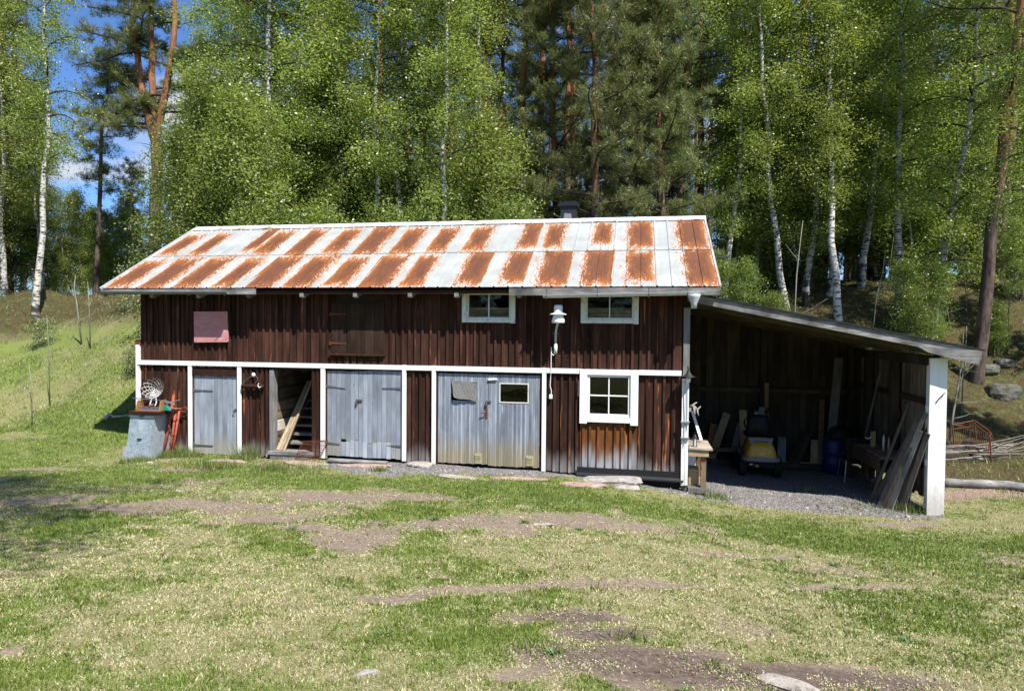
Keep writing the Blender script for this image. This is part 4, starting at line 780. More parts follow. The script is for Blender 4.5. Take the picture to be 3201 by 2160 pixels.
# hanging tool on the wall between door and opening
ht_ = thing('hanging_tool', 'dark wooden bar hung by a wire loop from a white hook', 'tool', (2.63, -.06, 1.42))
MB().lathe([(.035, -.24), (.042, -.23), (.042, .22), (.03, .24)], (2.63, -.085, 1.47), 12, 'x').build('bar', 'beam_dark', ht_, (2.63, -.08, 1.47), True)
MB().tube([(2.40, -.085, 1.46), (2.385, -.085, 1.52), (2.50, -.07, 1.62), (2.60, -.065, 1.68), (2.68, -.065, 1.68), (2.745, -.075, 1.63), (2.73, -.08, 1.58), (2.68, -.085, 1.53)], .007, 5).build('wire', 'iron', ht_, (2.6, -.07, 1.6)); MB().lathe([(.03, -.012), (.045, 0), (.03, .02)], (2.63, -.06, 1.70), 12, 'y').build('hook', 'plastic_white', ht_, (2.63, -.06, 1.7), True)
MB().tube([(2.79, -.13, 1.54), (2.77, -.13, 1.49), (2.80, -.13, 1.45), (2.84, -.12, 1.47)], .010, 5).build('white_string', 'net', ht_, (2.8, -.12, 1.5))
# planks leaning in the doorway
DP = [((3.11, .04, .185), (3.31, .95, 1.52), .07, .028, 'dullpine', 'broad pale plank leaning leftmost inside the open doorway'), ((3.20, .02, .185), (3.385, .95, 1.52), .065, .03, 'dullpine', 'second pale plank leaning inside the open doorway'), ((3.27, -.0, .185), (3.46, .85, 1.60), .035, .025, 'dullpine', 'thin pale batten leaning rightmost inside the open doorway'), ((3.245, .0, .185), (3.43, .85, 1.56), .03, .025, 'oldpine', 'narrow brownish batten between the pale planks in the doorway')]
for p0, p1, w, t, m, lab in DP: tag(beam('leaning_plank', m, p0, p1, w, t), lab, 'plank', 'planks leaning in the open doorway')
# wire rack beside the doorway
wr = thing('wire_rack', 'rusty wire rack leaning against the doorway edge', 'rack', (3.85, -.15, .05))
r0_ = Vector((3.60, -.20, .06)); uu = Vector((.52, .02, .04)); vv = Vector((.12, .12, .34)); m = MB()
for a, b in ((r0_, r0_+vv), (r0_+uu, r0_+uu+vv), (r0_, r0_+uu), (r0_+vv, r0_+uu+vv)): m.tube([a, b], .007, 5)
m.build('frame', 'rust', wr, r0_); m = MB()
for k in range(1, 13): m.tube([r0_+vv*(k/13), r0_+vv*(k/13)+uu], .0035, 4)
m.build('wires', 'rust', wr, r0_)
tag(box('loose_plank', 'greyx', 4.36, 5.55, -.36, -.20, .085, .115, None, (0.06, .012, .02)), 'pale weathered plank lying before the plank double door', 'plank')
# ---- galvanised bin and its load
bin_ = thing('feed_bin', 'galvanised sheet-metal bin with sloping front at the barn corner', 'bin', (.35, -.45, .0))
MB().prism([(-.72, -.04), (-.60, .80), (-.59, .84), (-.12, .84), (-.12, -.04)], .25, .80, 'x').build('body', 'spangle', bin_, (.5, -.4, .3))
MB().prism([(-.755, .0), (-.625, .80), (-.607, .80), (-.737, .0)], .27, .785, 'x').build('front_hatch', 'spangle', bin_, (.5, -.7, .3)); MB().box(.24, .81, -.625, -.11, .845, .895).build('lid', 'spangle', bin_, (.5, -.4, .87), bevel=.006)
MB().prism([(-.775, .0), (-.73, .27), (-.72, .27), (-.765, .0)], .215, .31, 'x').build('side_flap', 'spangle', bin_, (.25, -.75, .1))
for z_, y_ in ((.87, -.635), (.42, -.695)): MB().box(.50, .59, y_-.02, y_, z_-.008, z_+.016).build('catch', 'dark_metal', bin_, (.5, y_, z_))
tb = MB().box(.26, .98, -.65, -.10, .898, .968).build('cover_board', 'beam_dark', None, (.6, -.4, .93), bevel=.01); tag(tb, 'thick dark worn board lying on top of the galvanised bin', 'board')
tx_ = thing('tool_tray', 'open orange plywood carrying tray holding blue cloth', 'tray', (.32, -.45, .78))
MB().box(.0, .58, -.64, -.40, .78, .79).box(.0, .58, -.645, -.63, .78, .82).box(.0, .58, -.41, -.395, .78, .84).build('base', 'orangebox', tx_, (.3, -.5, .78)); MB().prism([(-.64, .785), (-.58, .98), (-.46, .98), (-.40, .785)], -.012, .006, 'x').build('end_board', 'orangebox', tx_, (0, -.5, .88)); MB().prism([(-.64, .785), (-.60, .98), (-.46, 1.0), (-.38, .80)], .56, .60, 'x').build('end_board', 'orangebox', tx_, (.58, -.5, .88))
MB().tube([(-.18, -.52, 1.02), (.3, -.52, .995), (.62, -.52, .985), (.72, -.5, .96), (.74, -.5, .93)], .010, 6).build('handle_rod', 'iron', tx_, (.3, -.5, .98)); m = MB().box(.05, .50, -.62, -.42, .79, .835); m.build('blue_cloth', 'blue', tx_, (.3, -.5, .8), bevel=.018); MB().lathe([(.02, 0), (.03, .05), (.05, .06), (.045, .08)], (.26, -.5, .83), 10).build('knob', 'orangebox', tx_, (.26, -.5, .85))
gh = thing('green_tool', 'small green enamelled iron clamp on the bin board', 'tool', (.78, -.45, .78))
MB().prism([(.62, .78), (.64, .86), (.72, .90), (.80, .89), (.86, .84), (.88, .79)], -.54, -.46).build('body', 'green', gh, (.75, -.5, .83), bevel=.01); MB().tube([(.70, -.5, .88), (.76, -.5, .95), (.86, -.48, .95), (.92, -.45, .90)], .022, 7).build('jaw', 'iron', gh, (.8, -.5, .93)); MB().tube([(.80, -.52, .93), (1.02, -.40, 1.0)], .010, 5).build('lever', 'iron', gh, (.9, -.45, .96))
tx_.location += Vector((.37, .02, .19)); tx_.scale = (.92, 1, 1); gh.location += Vector((.21, 0, .19))
# net hoop
hp = thing('netted_hoop', 'round iron hoop with white rope netting standing on the bin', 'hoop', (.45, -.3, .78))
C0 = Vector((.522, -.31, 1.395)); ax = Vector((.25, -.93, .30)).normalized(); e1 = Vector((1, .27, 0)).normalized(); e1 = (e1-ax*e1.dot(ax)).normalized(); e2 = ax.cross(e1)
if e2.z < 0: e2 = -e2
ringp = [C0+(e1*math.cos(t)+e2*math.sin(t))*.222 for t in np.linspace(0, 2*PI, 37)]
MB().tube(ringp, .009, 6, False).build('ring', 'dark_metal', hp, C0, True); m = MB()
def bowl(a, rr): q = rr*.215; p = C0+(e1*math.cos(a)+e2*math.sin(a))*q-ax*(.20*(1-rr**2)); p.y = min(p.y, -.05); return p-Vector((0, 0, .05*(1-rr)))
for k in range(12):
    for s_ in (1, -1): m.tube([bowl(2*PI*k/12+s_*.20*j, 1-j*.12) for j in range(7)], .0042, 4, False)
for rr in (.28, .16): m.tube([bowl(t, rr) for t in np.linspace(0, 2*PI, 13)], .0045, 4, False)
for k in range(6): m.tube([bowl(2*PI*k/9, .28), C0+e1*(.02*math.cos(k))-e2*.13-ax*.05+Vector((J(.05), 0, J(.04)))], .004, 4, False)
m.build('netting', 'net', hp, C0); MB().tube([C0-e2*.22, (.50, -.38, .97)], .014, 6).build('stand', 'dark_metal', hp, C0); MB().tube([C0-e2*.21+e1*.10, C0-e2*.29+e1*.12, C0-e2*.36+e1*.10], .012, 5).tube([C0-e2*.21+e1*.02, C0-e2*.31, C0-e2*.38], .012, 5).build('loose_rope', 'net', hp, C0)
# red iron tools
rb = thing('red_bar', 'tall faded red iron bar leaning beside the bin', 'iron bar', (.82, -.35, .02)); MB().tube([(.80, -.38, -.01), (.85, -.24, .66), (.872, -.12, 1.27)], [.028, .030, .026], 8).build('shaft', 'redpaint', rb, (.85, -.3, .6), True); MB().tube([(.871, -.125, 1.25), (.876, -.115, 1.34)], [.026, .018], 8).build('tip', 'rust', rb, (.87, -.13, 1.2))
rs = thing('red_stand', 'faded red iron trestle legs folded together against the wall', 'trestle', (.95, -.28, .0)); MB().tube([(.915, -.32, -.01), (.948, -.16, .97)], .024, 8).build('leg', 'redpaint', rs, (.93, -.2, .5), True); MB().tube([(.95, -.30, -.01), (1.01, -.14, .93)], .024, 8).build('leg', 'redpaint', rs, (.98, -.2, .5), True)
MB().tube([(.845, -.21, .985), (1.04, -.12, .97)], .016, 7).build('crossbar', 'redpaint', rs, (.95, -.16, .97)); MB().tube([(1.04, -.12, .97), (1.12, -.10, 1.01), (1.17, -.10, .955), (1.12, -.10, .91), (1.0, -.12, .92)], .014, 6).build('hook_end', 'rust', rs, (1.1, -.1, .96)); MB().tube([(.90, -.245, .44), (.985, -.235, .445)], .034, 8).build('collar', 'rust', rs, (.94, -.24, .44))

# ================================================================== LEAN-TO
FYL = -.29; FA = onY(2232, 930, FYL); FB = onY(3072, 1094, FYL); sl = (FB[2]-FA[2])/(FB[0]-FA[0]); XA = 11.02; XB = FB[0]; LBY = 3.95
def rz(x): return FA[2]+sl*(x-FA[0])
lean = thing('lean_to', 'open-fronted timber lean-to with sloping roof on the barn end', 'shed', (13.2, 0, -.35))
def slope_box(name, mat, x0, x1, y0, y1, dz0, dz1, parent):
    m = MB().prism([(x0, rz(x0)+dz0), (x1, rz(x1)+dz0), (x1, rz(x1)+dz1), (x0, rz(x0)+dz1)], y0, y1); return m.build(name, mat, parent, ((x0+x1)/2, (y0+y1)/2, rz((x0+x1)/2)))
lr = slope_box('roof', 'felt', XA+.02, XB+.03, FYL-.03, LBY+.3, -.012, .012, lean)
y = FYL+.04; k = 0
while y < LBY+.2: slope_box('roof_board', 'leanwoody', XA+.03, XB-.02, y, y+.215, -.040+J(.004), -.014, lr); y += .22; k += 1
slope_box('fascia_board', 'greyx', XA+.05, XB-.01, FYL, FYL+.028, -.155, -.016, lean)
xd = 14.72; MB().prism([(xd, rz(xd)-.15), (xd+.17, rz(xd)-.25), (XB-.06, rz(XB)-.245), (XB-.015, rz(XB)-.02), (xd+.9, rz(xd+.9)-.02), (xd+.4, rz(xd+.4)-.09)], FYL-.026, FYL-.003).build('fascia_end_board', 'greyx', lean, (15.2, FYL, 2.3))
for yy in (.02, 1.9, LBY-.14): slope_box('rafter', 'leanwoody', XA+.1, 15.25, yy, yy+.10, -.22, -.045, lean)
MB().box(15.02, 15.17, -.05, LBY, rz(15.1)-.40, rz(15.1)-.235).build('side_beam', 'leanwood', lean, (15.1, 2, 2))
# white front post
pb0, pb1 = onY(2891, 1604, -.10), onY(2941, 1604, -.10); pt0 = onY(2906, 1124, -.10)[0]; PT = rz(15.15)-.26
wp = MB().box(15.03, 15.24, -.04, .10, -.37, PT).build('front_post', 'white', lean, (15.13, 0, .9)); px0 = 15.005
MB().box(px0, px0+.128, -.10, -.043, -.375, PT-.003).build('post_board', 'white', wp, (15.07, -.07, 1)); MB().box(px0+.131, px0+.262, -.097, -.043, -.372, PT).build('post_board', 'white', wp, (15.2, -.07, 1))
for z in (1.35, .45, -.28): MB().box(14.985, 15.028, -.06, .0, z, z+.10).build('post_batten', 'white', wp, (15, 0, z))
MB().tube([(15.10, -.105, 1.50), (15.13, -.13, 1.57), (15.20, -.14, 1.66), (15.23, -.12, 1.67)], .008, 5).build('hook', 'dark_metal', wp, (15.15, -.11, 1.6))
box('post_stone', 'stone', 15.04, 15.22, -.06, .10, -.48, -.376, lean)
# back wall
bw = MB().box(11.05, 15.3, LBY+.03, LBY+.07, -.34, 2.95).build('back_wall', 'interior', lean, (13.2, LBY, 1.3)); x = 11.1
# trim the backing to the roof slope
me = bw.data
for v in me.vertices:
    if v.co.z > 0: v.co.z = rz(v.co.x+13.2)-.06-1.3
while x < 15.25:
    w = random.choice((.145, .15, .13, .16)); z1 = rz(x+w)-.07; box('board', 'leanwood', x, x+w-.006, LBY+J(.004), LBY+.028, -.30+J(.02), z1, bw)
    x += w
for z in (.0, 1.25): box('rail', 'leanwoody', 11.1, 15.2, LBY-.10, LBY-.045, z-.28 if z == 0 else z, z-.13 if z == 0 else z+.1, lean)
# side wall (posts, girts, boards)
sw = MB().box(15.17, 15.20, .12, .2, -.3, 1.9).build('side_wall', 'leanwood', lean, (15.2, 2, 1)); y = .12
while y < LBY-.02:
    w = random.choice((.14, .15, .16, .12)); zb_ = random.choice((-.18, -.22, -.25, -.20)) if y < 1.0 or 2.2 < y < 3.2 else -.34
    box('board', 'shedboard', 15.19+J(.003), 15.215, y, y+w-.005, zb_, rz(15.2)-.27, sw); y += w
for z in (.30, 1.42): box('girt', 'leanwood', 15.135, 15.188, .1, LBY, z, z+.10, lean)
for yy in (1.55, 3.0): box('post', 'leanwood', 15.0, 15.134, yy, yy+.14, -.42, rz(15.05)-.41, lean)
beam('tall_plank', 'grey', onY(2588, 1478, 3.0), onY(2622, 1120, 3.45), .17, .05, lean)
box('back_post', 'leanwood', 13.02, 13.14, LBY-.11, LBY-.02, -.35, rz(13.1)-.1, lean); box('back_post', 'leanwood', 14.86, 14.98, LBY-.21, LBY-.11, -.35, rz(14.9)-.24, lean)
# ---- boards leaning on the back wall
def leanb(bp, tp, wpx, mat, lab, yb=3.45, yt=3.86, cat='plank', t=.03):
    a, b = onY(*bp, yb), onY(*tp, yt); sc_ = F_/15.6; o = beam('leaning_board', mat, a, b, wpx/sc_, t); return tag(o, lab, cat, 'boards leaning on the back wall of the lean-to')
leanb((2213, 1440), (2232, 1325), 21, 'orangebox', 'short orange-brown board leaning leftmost on the shed back wall')
leanb((2222, 1440), (2272, 1292), 22, 'pine', 'pale knotty pine board leaning steeply behind the workbench', 3.35, 3.80)
leanb((2262, 1440), (2293, 1314), 24, 'leanwood', 'dark grey board leaning right of the pale knotty one')
leanb((2292, 1440), (2308, 1322), 20, 'grey', 'narrow grey board leaning left of the upright pine board', 3.5, 3.88)
leanb((2327, 1442), (2322, 1282), 22, 'pine', 'wide pine board standing nearly upright on the back wall', 3.5, 3.84)
leanb((2345, 1440), (2350, 1290), 13, 'oldpine', 'slim brown board beside the white board', 3.55, 3.9)
leanb((2353, 1440), (2365, 1286), 13, 'white', 'narrow white board leaning behind the mower seat', 3.5, 3.86)
leanb((2350, 1440), (2350, 1373), 26, 'white', 'low white panel standing behind the mower', 3.4, 3.5)
leanb((2443, 1440), (2444, 1366), 23, 'grey', 'short pale grey board standing right of the mower', 3.5, 3.75)
leanb((2492, 1446), (2540, 1340), 14, 'leanwood', 'thin grey lath leaning to the right on the back wall', 3.5, 3.85)
leanb((2470, 1446), (2520, 1352), 14, 'leanwood', 'thin dark lath leaning left of the grey lath', 3.55, 3.88)
leanb((2545, 1446), (2548, 1376), 22, 'pine', 'short orange pine board right of the laths', 3.45, 3.7)
leanb((2563, 1460), (2570, 1250), 14, 'oldpine', 'tall narrow brown board left of the heavy leaning timber', 3.4, 3.85)
leanb((2640, 1450), (2652, 1280), 10, 'oldpine', 'slim brown stick in the back right corner', 3.5, 3.85)
a, b = onY(2210, 1405, 3.25), onY(2392, 1407, 3.25); tag(beam('loose_rail', 'oldpine', a, b, .045, .09, None, (0, 1, 0)), 'long brown rail lying level across the leaning boards', 'rail')
a, b = onY(2205, 1443, 3.15), onY(2325, 1447, 3.15); tag(beam('floor_beam', 'leanwoody', a, b, .12, .13, None, (0, 1, 0)), 'dark square timber on the ground behind the mower left', 'beam')
a, b = onY(2440, 1452, 3.3), onY(2600, 1462, 3.3); tag(beam('floor_beam', 'leanwoody', a, b, .12, .10, None, (0, 1, 0)), 'dark timber on the ground right of the mower', 'beam')
# upright pole rig behind the mower
rg = thing('pole_rig', 'upright wooden pole with a dark tool hanging behind the mower', 'pole', tuple(onY(2395, 1440, 3.6)))
a = onY(2396, 1440, 3.6); b = onY(2396, 1197, 3.6); beam('pole', 'oldpine', a, b, .085, .05, rg); c = onY(2384, 1283, 3.55); MB().box(c[0]-.09, c[0]+.03, 3.50, 3.55, c[2]-.13, c[2]+.08).build('block', 'grey', rg, c); c = onY(2402, 1283, 3.5); MB().tube([c+np.array([-.06, 0, -.06]), c+np.array([0, -.02, .02]), c+np.array([.1, 0, .06]), c+np.array([.17, 0, .05])], .03, 7).tube([c+np.array([-.02, 0, -.02]), c+np.array([-.03, 0, -.7])], .014, 6).tube([c+np.array([.05, 0, .0]), c+np.array([.05, 0, -.7])], .014, 6).build('hanging_tool_head', 'dark_metal', rg, c)
# ---- workbench by the corner
wb = thing('workbench', 'rough timber workbench beside the white corner post', 'workbench', (11.35, .35, -.3)); TZ = float(onY(2225, 1402, -.10)[2]); bx1 = float(onY(2212, 1410, -.10)[0])
MB().prism([(11.15, TZ-.025), (bx1+.085, TZ-.035), (bx1+.085, TZ-.005), (11.15, TZ+.005)], -.13, .95).build('top', 'bench', wb, (11.3, .4, TZ)); box('apron', 'pinex', 11.14, bx1+.02, -.10, -.05, TZ-.15, TZ-.04, wb)
for xx, yy in ((bx1-.06, -.05), (bx1-.06, .85), (11.19, .85)): box('leg', 'oldpine', xx-.045, xx+.045, yy, yy+.09, gz1(xx, yy)-.03, TZ-.04, wb)
SZ = TZ-.72; box('shelf_rail', 'grey', 11.14, bx1+.035, -.09, -.055, SZ-.09, SZ, wb); box('shelf', 'grey', 11.14, bx1+.03, -.05, .85, SZ-.02, SZ+.005, wb); box('back_panel', 'white', 11.14, bx1-.12, .80, .83, SZ+.02, TZ-.05, wb)
cr = MB().box(11.16, 11.34, .1, .45, SZ+.008, SZ+.30).build('wooden_crate', 'pinex', None, (11.25, .2, SZ+.1)); tag(cr, 'pale pine box on the lower shelf of the workbench', 'crate')
lt = thing('candle_lantern', 'old glass and metal candle lantern standing on the workbench', 'lantern', (11.25, .02, TZ)); c = onY(2172, 1385, .02); q = (c[0], .02, TZ)
m = MB().lathe([(.045, .0), (.045, .012)], q, 8).lathe([(.045, .15), (.03, .19), (.012, .22)], q, 8)
for k in range(4): t = PI/4+k*PI/2; m.tube([Vector(q)+Vector((.04*math.cos(t), .04*math.sin(t), 0)), Vector(q)+Vector((.04*math.cos(t), .04*math.sin(t), .15))], .005, 4)
m.build('frame', 'dark_metal', lt, q); MB().lathe([(.034, .012), (.034, .148)], q, 10).build('glass', 'grey_pipe', lt, q); MB().tube([Vector(q)+Vector((-.02, 0, .21)), Vector(q)+Vector((0, 0, .28)), Vector(q)+Vector((.02, 0, .21))], .004, 4).build('handle', 'dark_metal', lt, q)
st_ = MB().bar(Vector((c[0]+.01, -.04, TZ+.24)), Vector((c[0]+.08, -.02, TZ+.38)), .035, .02).bar(Vector((c[0]-.06, -.04, TZ+.22)), Vector((c[0]+.03, -.02, TZ+.36)), .03, .02).build('wood_offcuts', 'pine', None, (c[0], 0, TZ+.3)); 
bpy.data.objects.remove(st_)
wl_ = beam('leaning_stick', 'white', onY(2192, 1376, .55), onY(2164, 1285, .85), .05, .03); tag(wl_, 'narrow white board leaning behind the antlers', 'board')
an = thing('antlers', 'pale branching antlers hung at the shed entrance', 'antlers', tuple(onY(2170, 1270, .4)))
def A3(x, y): return onY(2100+x*.2678, 1150+y*.2678, .4)
for pts in ([(210, 445), (245, 435), (270, 415), (295, 400)], [(250, 438), (285, 470), (300, 490), (338, 447)], [(298, 488), (302, 530), (316, 560)], [(255, 455), (265, 520), (272, 560)], [(240, 440), (270, 480), (262, 540)]): MB().tube([A3(*q_) for q_ in pts], [.016]*(len(pts)-1)+[.006], 6).build('antler', 'antler', an, A3(*pts[0]), True)
MB().box(*[v for p in ((A3(205, 0)[0], A3(235, 0)[0]), (.38, .45), (A3(0, 500)[2], A3(0, 460)[2])) for v in p]).build('skull_plate', 'antler', an, A3(215, 480))
# ---- ride-on mower seen from the rear
MX, MY = 12.76, 2.05; G0 = gz1(MX, MY+.4); mw = thing('ride_on_mower', 'yellow ride-on lawn mower with black seat parked in the lean-to', 'mower', (MX, MY+.5, G0))
def wheel(x, y, r, w):
    t = MB().lathe([(r*.55, -w/2), (r*.9, -w/2), (r, -w*.35), (r, w*.35), (r*.9, w/2), (r*.55, w/2)], (x, y, G0+r), 22, 'x')
    for k in range(14):
        a = 2*PI*k/14; cc = Vector((x, y+math.cos(a)*r, G0+r+math.sin(a)*r)); t.bar(cc-Vector((w*.45, 0, 0)), cc+Vector((w*.45, 0, 0)), .02, .025, (0, math.cos(a), math.sin(a)))
    o = t.build('wheel', 'black', mw, (x, y, G0+r)); MB().lathe([(r*.2, -w*.3), (r*.56, -w*.4), (r*.56, w*.4), (r*.2, w*.3)], (x, y, G0+r), 16, 'x').build('rim', 'greypl', o, (x, y, G0+r)); return o
for s_ in (-1, 1): wheel(MX+s_*.345, MY+.25, .205, .15)
for s_ in (-1, 1): wheel(MX+s_*.34, MY+1.25, .17, .13)
# rounded hood: loft of cross sections from rear to front
def loft(secs, name, mat, parent, org, smooth=True):
    m = MB(); n = len(secs[0]); 
    for s_ in secs: m.v += [tuple(p) for p in s_]
    for i in range(len(secs)-1):
        for k in range(n): m.f.append((i*n+k, i*n+(k+1) % n, (i+1)*n+(k+1) % n, (i+1)*n+k))
    m.f.append(tuple(range(n))); m.f.append(tuple(reversed(range((len(secs)-1)*n, len(secs)*n)))); return m.build(name, mat, parent, org, smooth)
def sec(y, w, z0, z1, tw, n=20):
    out = []
    for k in range(n):
        t = 2*PI*k/n; cx, sz_ = math.cos(t), math.sin(t); cx = math.copysign(abs(cx)**.5, cx); sz_ = math.copysign(abs(sz_)**.6, sz_); ww = w*(1-(1-tw)*(sz_*.5+.5)); out.append((MX+cx*ww/2, y, G0+(z0+z1)/2+sz_*(z1-z0)/2))
    return out
loft([sec(MY-.02, .50, .42, .56, .86), sec(MY+.02, .64, .36, .66, .74), sec(MY+.10, .69, .34, .74, .68), sec(MY+.30, .70, .34, .80, .66), sec(MY+.55, .68, .36, .80, .68)], 'hood', 'yellow', mw, (MX, MY+.2, G0+.5))
loft([sec(MY-.045, .56, .35, .43, .98), sec(MY+.0, .72, .33, .44, .98), sec(MY+.1, .77, .32, .45, .97), sec(MY+.5, .77, .32, .45, .97)], 'lower_skirt', 'greypl', mw, (MX, MY+.2, G0+.4))
pv = MB().prism([(-.25, .80), (.25, .80), (.17, .60), (.12, .565), (-.12, .565), (-.17, .60)], 0, .03); pv.v = [(MX+x, MY+.028+(z-.56)*.62+yy-.03, G0+z+.012) for x, yy, z in pv.v]; pv.build('rear_panel', 'greypl', mw, (MX, MY, G0+.65))
for zz, ww in ((.725, .13), (.665, .10)): q = MY+.028+(zz-.56)*.62-.034; MB().box(MX-ww, MX+ww, q, q+.02, G0+zz, G0+zz+.02).build('vent_slot', 'black', mw, (MX, q, G0+zz))
bd_ = MB().lathe([(.01, -.004), (.045, -.003), (.045, .004)], (0, 0, 0), 18, 'y'); bd_.v = [(MX+x*1.4, MY-.032+y_, G0+.505+z*.45) for x, y_, z in bd_.v]; bdo = bd_.build('badge', 'plastic_white', mw, (MX, MY-.03, G0+.5))
tcv = bpy.data.curves.new('badge_lettering', 'FONT'); tcv.body = 'STIGA'; tcv.size = .034; tcv.align_x = 'CENTER'; tcv.align_y = 'CENTER'; tcv.extrude = .001; tcv.materials.append(MAT['black']); tmp_ = bpy.data.objects.new('lettering_source', tcv); COL.objects.link(tmp_); bpy.context.view_layer.update(); tme = bpy.data.meshes.new_from_object(tmp_.evaluated_get(bpy.context.evaluated_depsgraph_get())); bpy.data.objects.remove(tmp_); to = bpy.data.objects.new('badge_lettering', tme); link(to, bdo, (MX, MY-.039, G0+.505)); to.rotation_euler = (PI/2, 0, 0)
MB().box(MX-.24, MX+.24, MY-.03, MY+.04, G0+.24, G0+.31).tube([(MX-.2, MY-.05, G0+.28), (MX+.2, MY-.05, G0+.28)], .015, 6).build('rear_bumper', 'blackplastic', mw, (MX, MY, G0+.27), bevel=.01); MB().box(MX-.24, MX-.17, MY-.04, MY-.031, G0+.28, G0+.30).build('reflector', 'plastic_white', mw, (MX, MY, G0+.3)); MB().box(MX-.13, MX-.07, MY-.068, MY-.031, G0+.25, G0+.285).build('tow_tag', 'yellow', mw, (MX, MY, G0+.27))
MB().box(MX-.28, MX+.28, MY+.1, MY+1.4, G0+.2, G0+.34).build('chassis', 'blackplastic', mw, (MX, MY+.7, G0+.3)); MB().box(MX-.35, MX+.35, MY+.75, MY+1.45, G0+.34, G0+.42).build('foot_deck', 'greypl', mw, (MX, MY+1.1, G0+.4), bevel=.02)
loft([sec(MY+.42, .42, .80, 1.20, .82), sec(MY+.46, .50, .78, 1.25, .80), sec(MY+.54, .50, .78, 1.25, .80), sec(MY+.58, .44, .80, 1.22, .8)], 'seat_back', 'blackplastic', mw, (MX, MY+.5, G0+1)); loft([sec(MY+.45, .42, .76, .84, .95), sec(MY+.6, .50, .75, .88, .95), sec(MY+.85, .50, .75, .88, .95), sec(MY+.95, .42, .76, .85, .95)], 'seat_cushion', 'blackplastic', mw, (MX, MY+.7, G0+.8))
MB().tube([(MX, MY+1.35, G0+.4), (MX, MY+1.15, G0+.95)], .03, 8).build('steering_column', 'blackplastic', mw, (MX, MY+1.2, G0+.6)); MB().tube([(MX+.18*math.cos(t), MY+1.13+.10*math.sin(t), G0+.97+.15*math.sin(t)) for t in np.linspace(0, 2*PI, 21)], .014, 6, False).build('steering_wheel', 'black', mw, (MX, MY+1.1, G0+.97))
MB().box(MX-.48, MX-.40, MY+.75, MY+1.3, G0+.08, G0+.2).box(MX-.42, MX+.42, MY+.8, MY+1.6, G0+.08, G0+.19).build('cutting_deck', 'blackplastic', mw, (MX, MY+1.1, G0+.14), bevel=.02)
# ---- right-hand side: barrel, chair, kettle, bench, tools, leaning planks
c = onZ(2618, 1488, -.39); tag(MB().lathe([(.20, 0), (.235, .02), (.235, .22), (.245, .24), (.235, .26), (.235, .48), (.245, .50), (.235, .52), (.235, .70), (.21, .74), (.20, .75)], (c[0], c[1]+.25, gz1(c[0], c[1])), 22).build('barrel', 'navy', None, (c[0], c[1]+.25, gz1(c[0], c[1])), True), 'dark blue plastic barrel by the heavy leaning timber', 'barrel')
cz = gz1(14.4, 2.3); cx_, cy_ = float(onY(2668, 1480, 2.45)[0]), 2.45
ch_ = thing('stacking_chair', 'black chair with bright steel legs near the shed side wall', 'chair', (cx_, cy_, cz)); MB().box(cx_-.22, cx_+.24, cy_-.22, cy_+.22, cz+.44, cz+.475).build('seat', 'blackplastic', ch_, (cx_, cy_, cz+.45), bevel=.015); MB().box(cx_-.21, cx_+.23, cy_-.24, cy_-.21, cz+.47, cz+.92).build('backrest', 'blackplastic', ch_, (cx_, cy_, cz+.7), bevel=.012)
for sx, sy, m_ in ((-1, -1, 'galv'), (1, -1, 'dark_metal'), (-1, 1, 'iron'), (1, 1, 'iron')): MB().tube([(cx_+sx*.20, cy_+sy*.2, cz+.46), (cx_+sx*.24, cy_+sy*.25, cz-.01)], .011, 6).build('leg', m_, ch_, (cx_+sx*.22, cy_+sy*.22, cz+.2))
kx, ky = 14.55, 3.25; kt = thing('kettle_grill', 'black kettle grill behind the chair in the dark corner', 'grill', (kx, ky, gz1(kx, ky))); kz = gz1(kx, ky)
MB().lathe([(.08, .55), (.25, .68), (.29, .80), (.29, .82), (.24, .96), (.10, 1.04), (.02, 1.05)], (kx, ky, kz), 20).build('bowl', 'blackplastic', kt, (kx, ky, kz+.8), True)
for k in range(3): a = 2*PI*k/3+.4; MB().tube([(kx+.12*math.cos(a), ky+.12*math.sin(a), kz+.62), (kx+.28*math.cos(a), ky+.28*math.sin(a), kz)], .012, 6).build('leg', 'iron', kt, (kx, ky, kz+.3))
MB().tube([(kx-.05, ky, kz+1.05), (kx-.05, ky, kz+1.09), (kx+.05, ky, kz+1.09), (kx+.05, ky, kz+1.05)], .010, 6).build('lid_handle', 'oldpine', kt, (kx, ky, kz+1.07))
sb = thing('side_bench', 'heavy timber bench along the right wall of the lean-to', 'workbench', (14.95, 1.6, -.38)); box('top', 'oldpine', 14.55, 15.13, .75, 2.75, .37, .42, sb); box('front_board', 'leanwoody', 14.51, 14.548, .72, 2.78, .16, .40, sb)
for yy in (.85, 2.65): box('leg', 'leanwood', 14.55, 14.64, yy, yy+.09, -.40, .37, sb); box('leg', 'leanwood', 15.02, 15.11, yy, yy+.09, -.40, .37, sb)
for px, py, h, r_, m_, lab in ((2762, 1404, .30, .022, 'plastic_white', 'white tube standing on the side bench'), (2778, 1404, .30, .02, 'brass', 'yellow tube standing right of the white one')):
    c = onX(px, py, 14.85); tag(MB().lathe([(r_, 0), (r_, h*.8), (r_*.5, h*.88), (r_*.3, h)], (c[0], c[1], .422), 12).build('tube_bottle', m_, None, (c[0], c[1], .422), True), lab, 'tube')
c = onX(2730, 1395, 14.8); jg = thing('pipe_gauge', 'yellowish wooden block with a white bent hook on the bench', 'tool', (c[0], c[1], .42)); MB().box(c[0]-.05, c[0]+.03, c[1]-.03, c[1]+.03, .422, .72).build('block', 'pine', jg, (c[0], c[1], .5)); MB().tube([(c[0]-.05, c[1]-.04, .62), (c[0]-.12, c[1]-.05, .58), (c[0]-.16, c[1]-.05, .60)], .012, 6).build('bent_hook', 'plastic_white', jg, (c[0], c[1], .6))
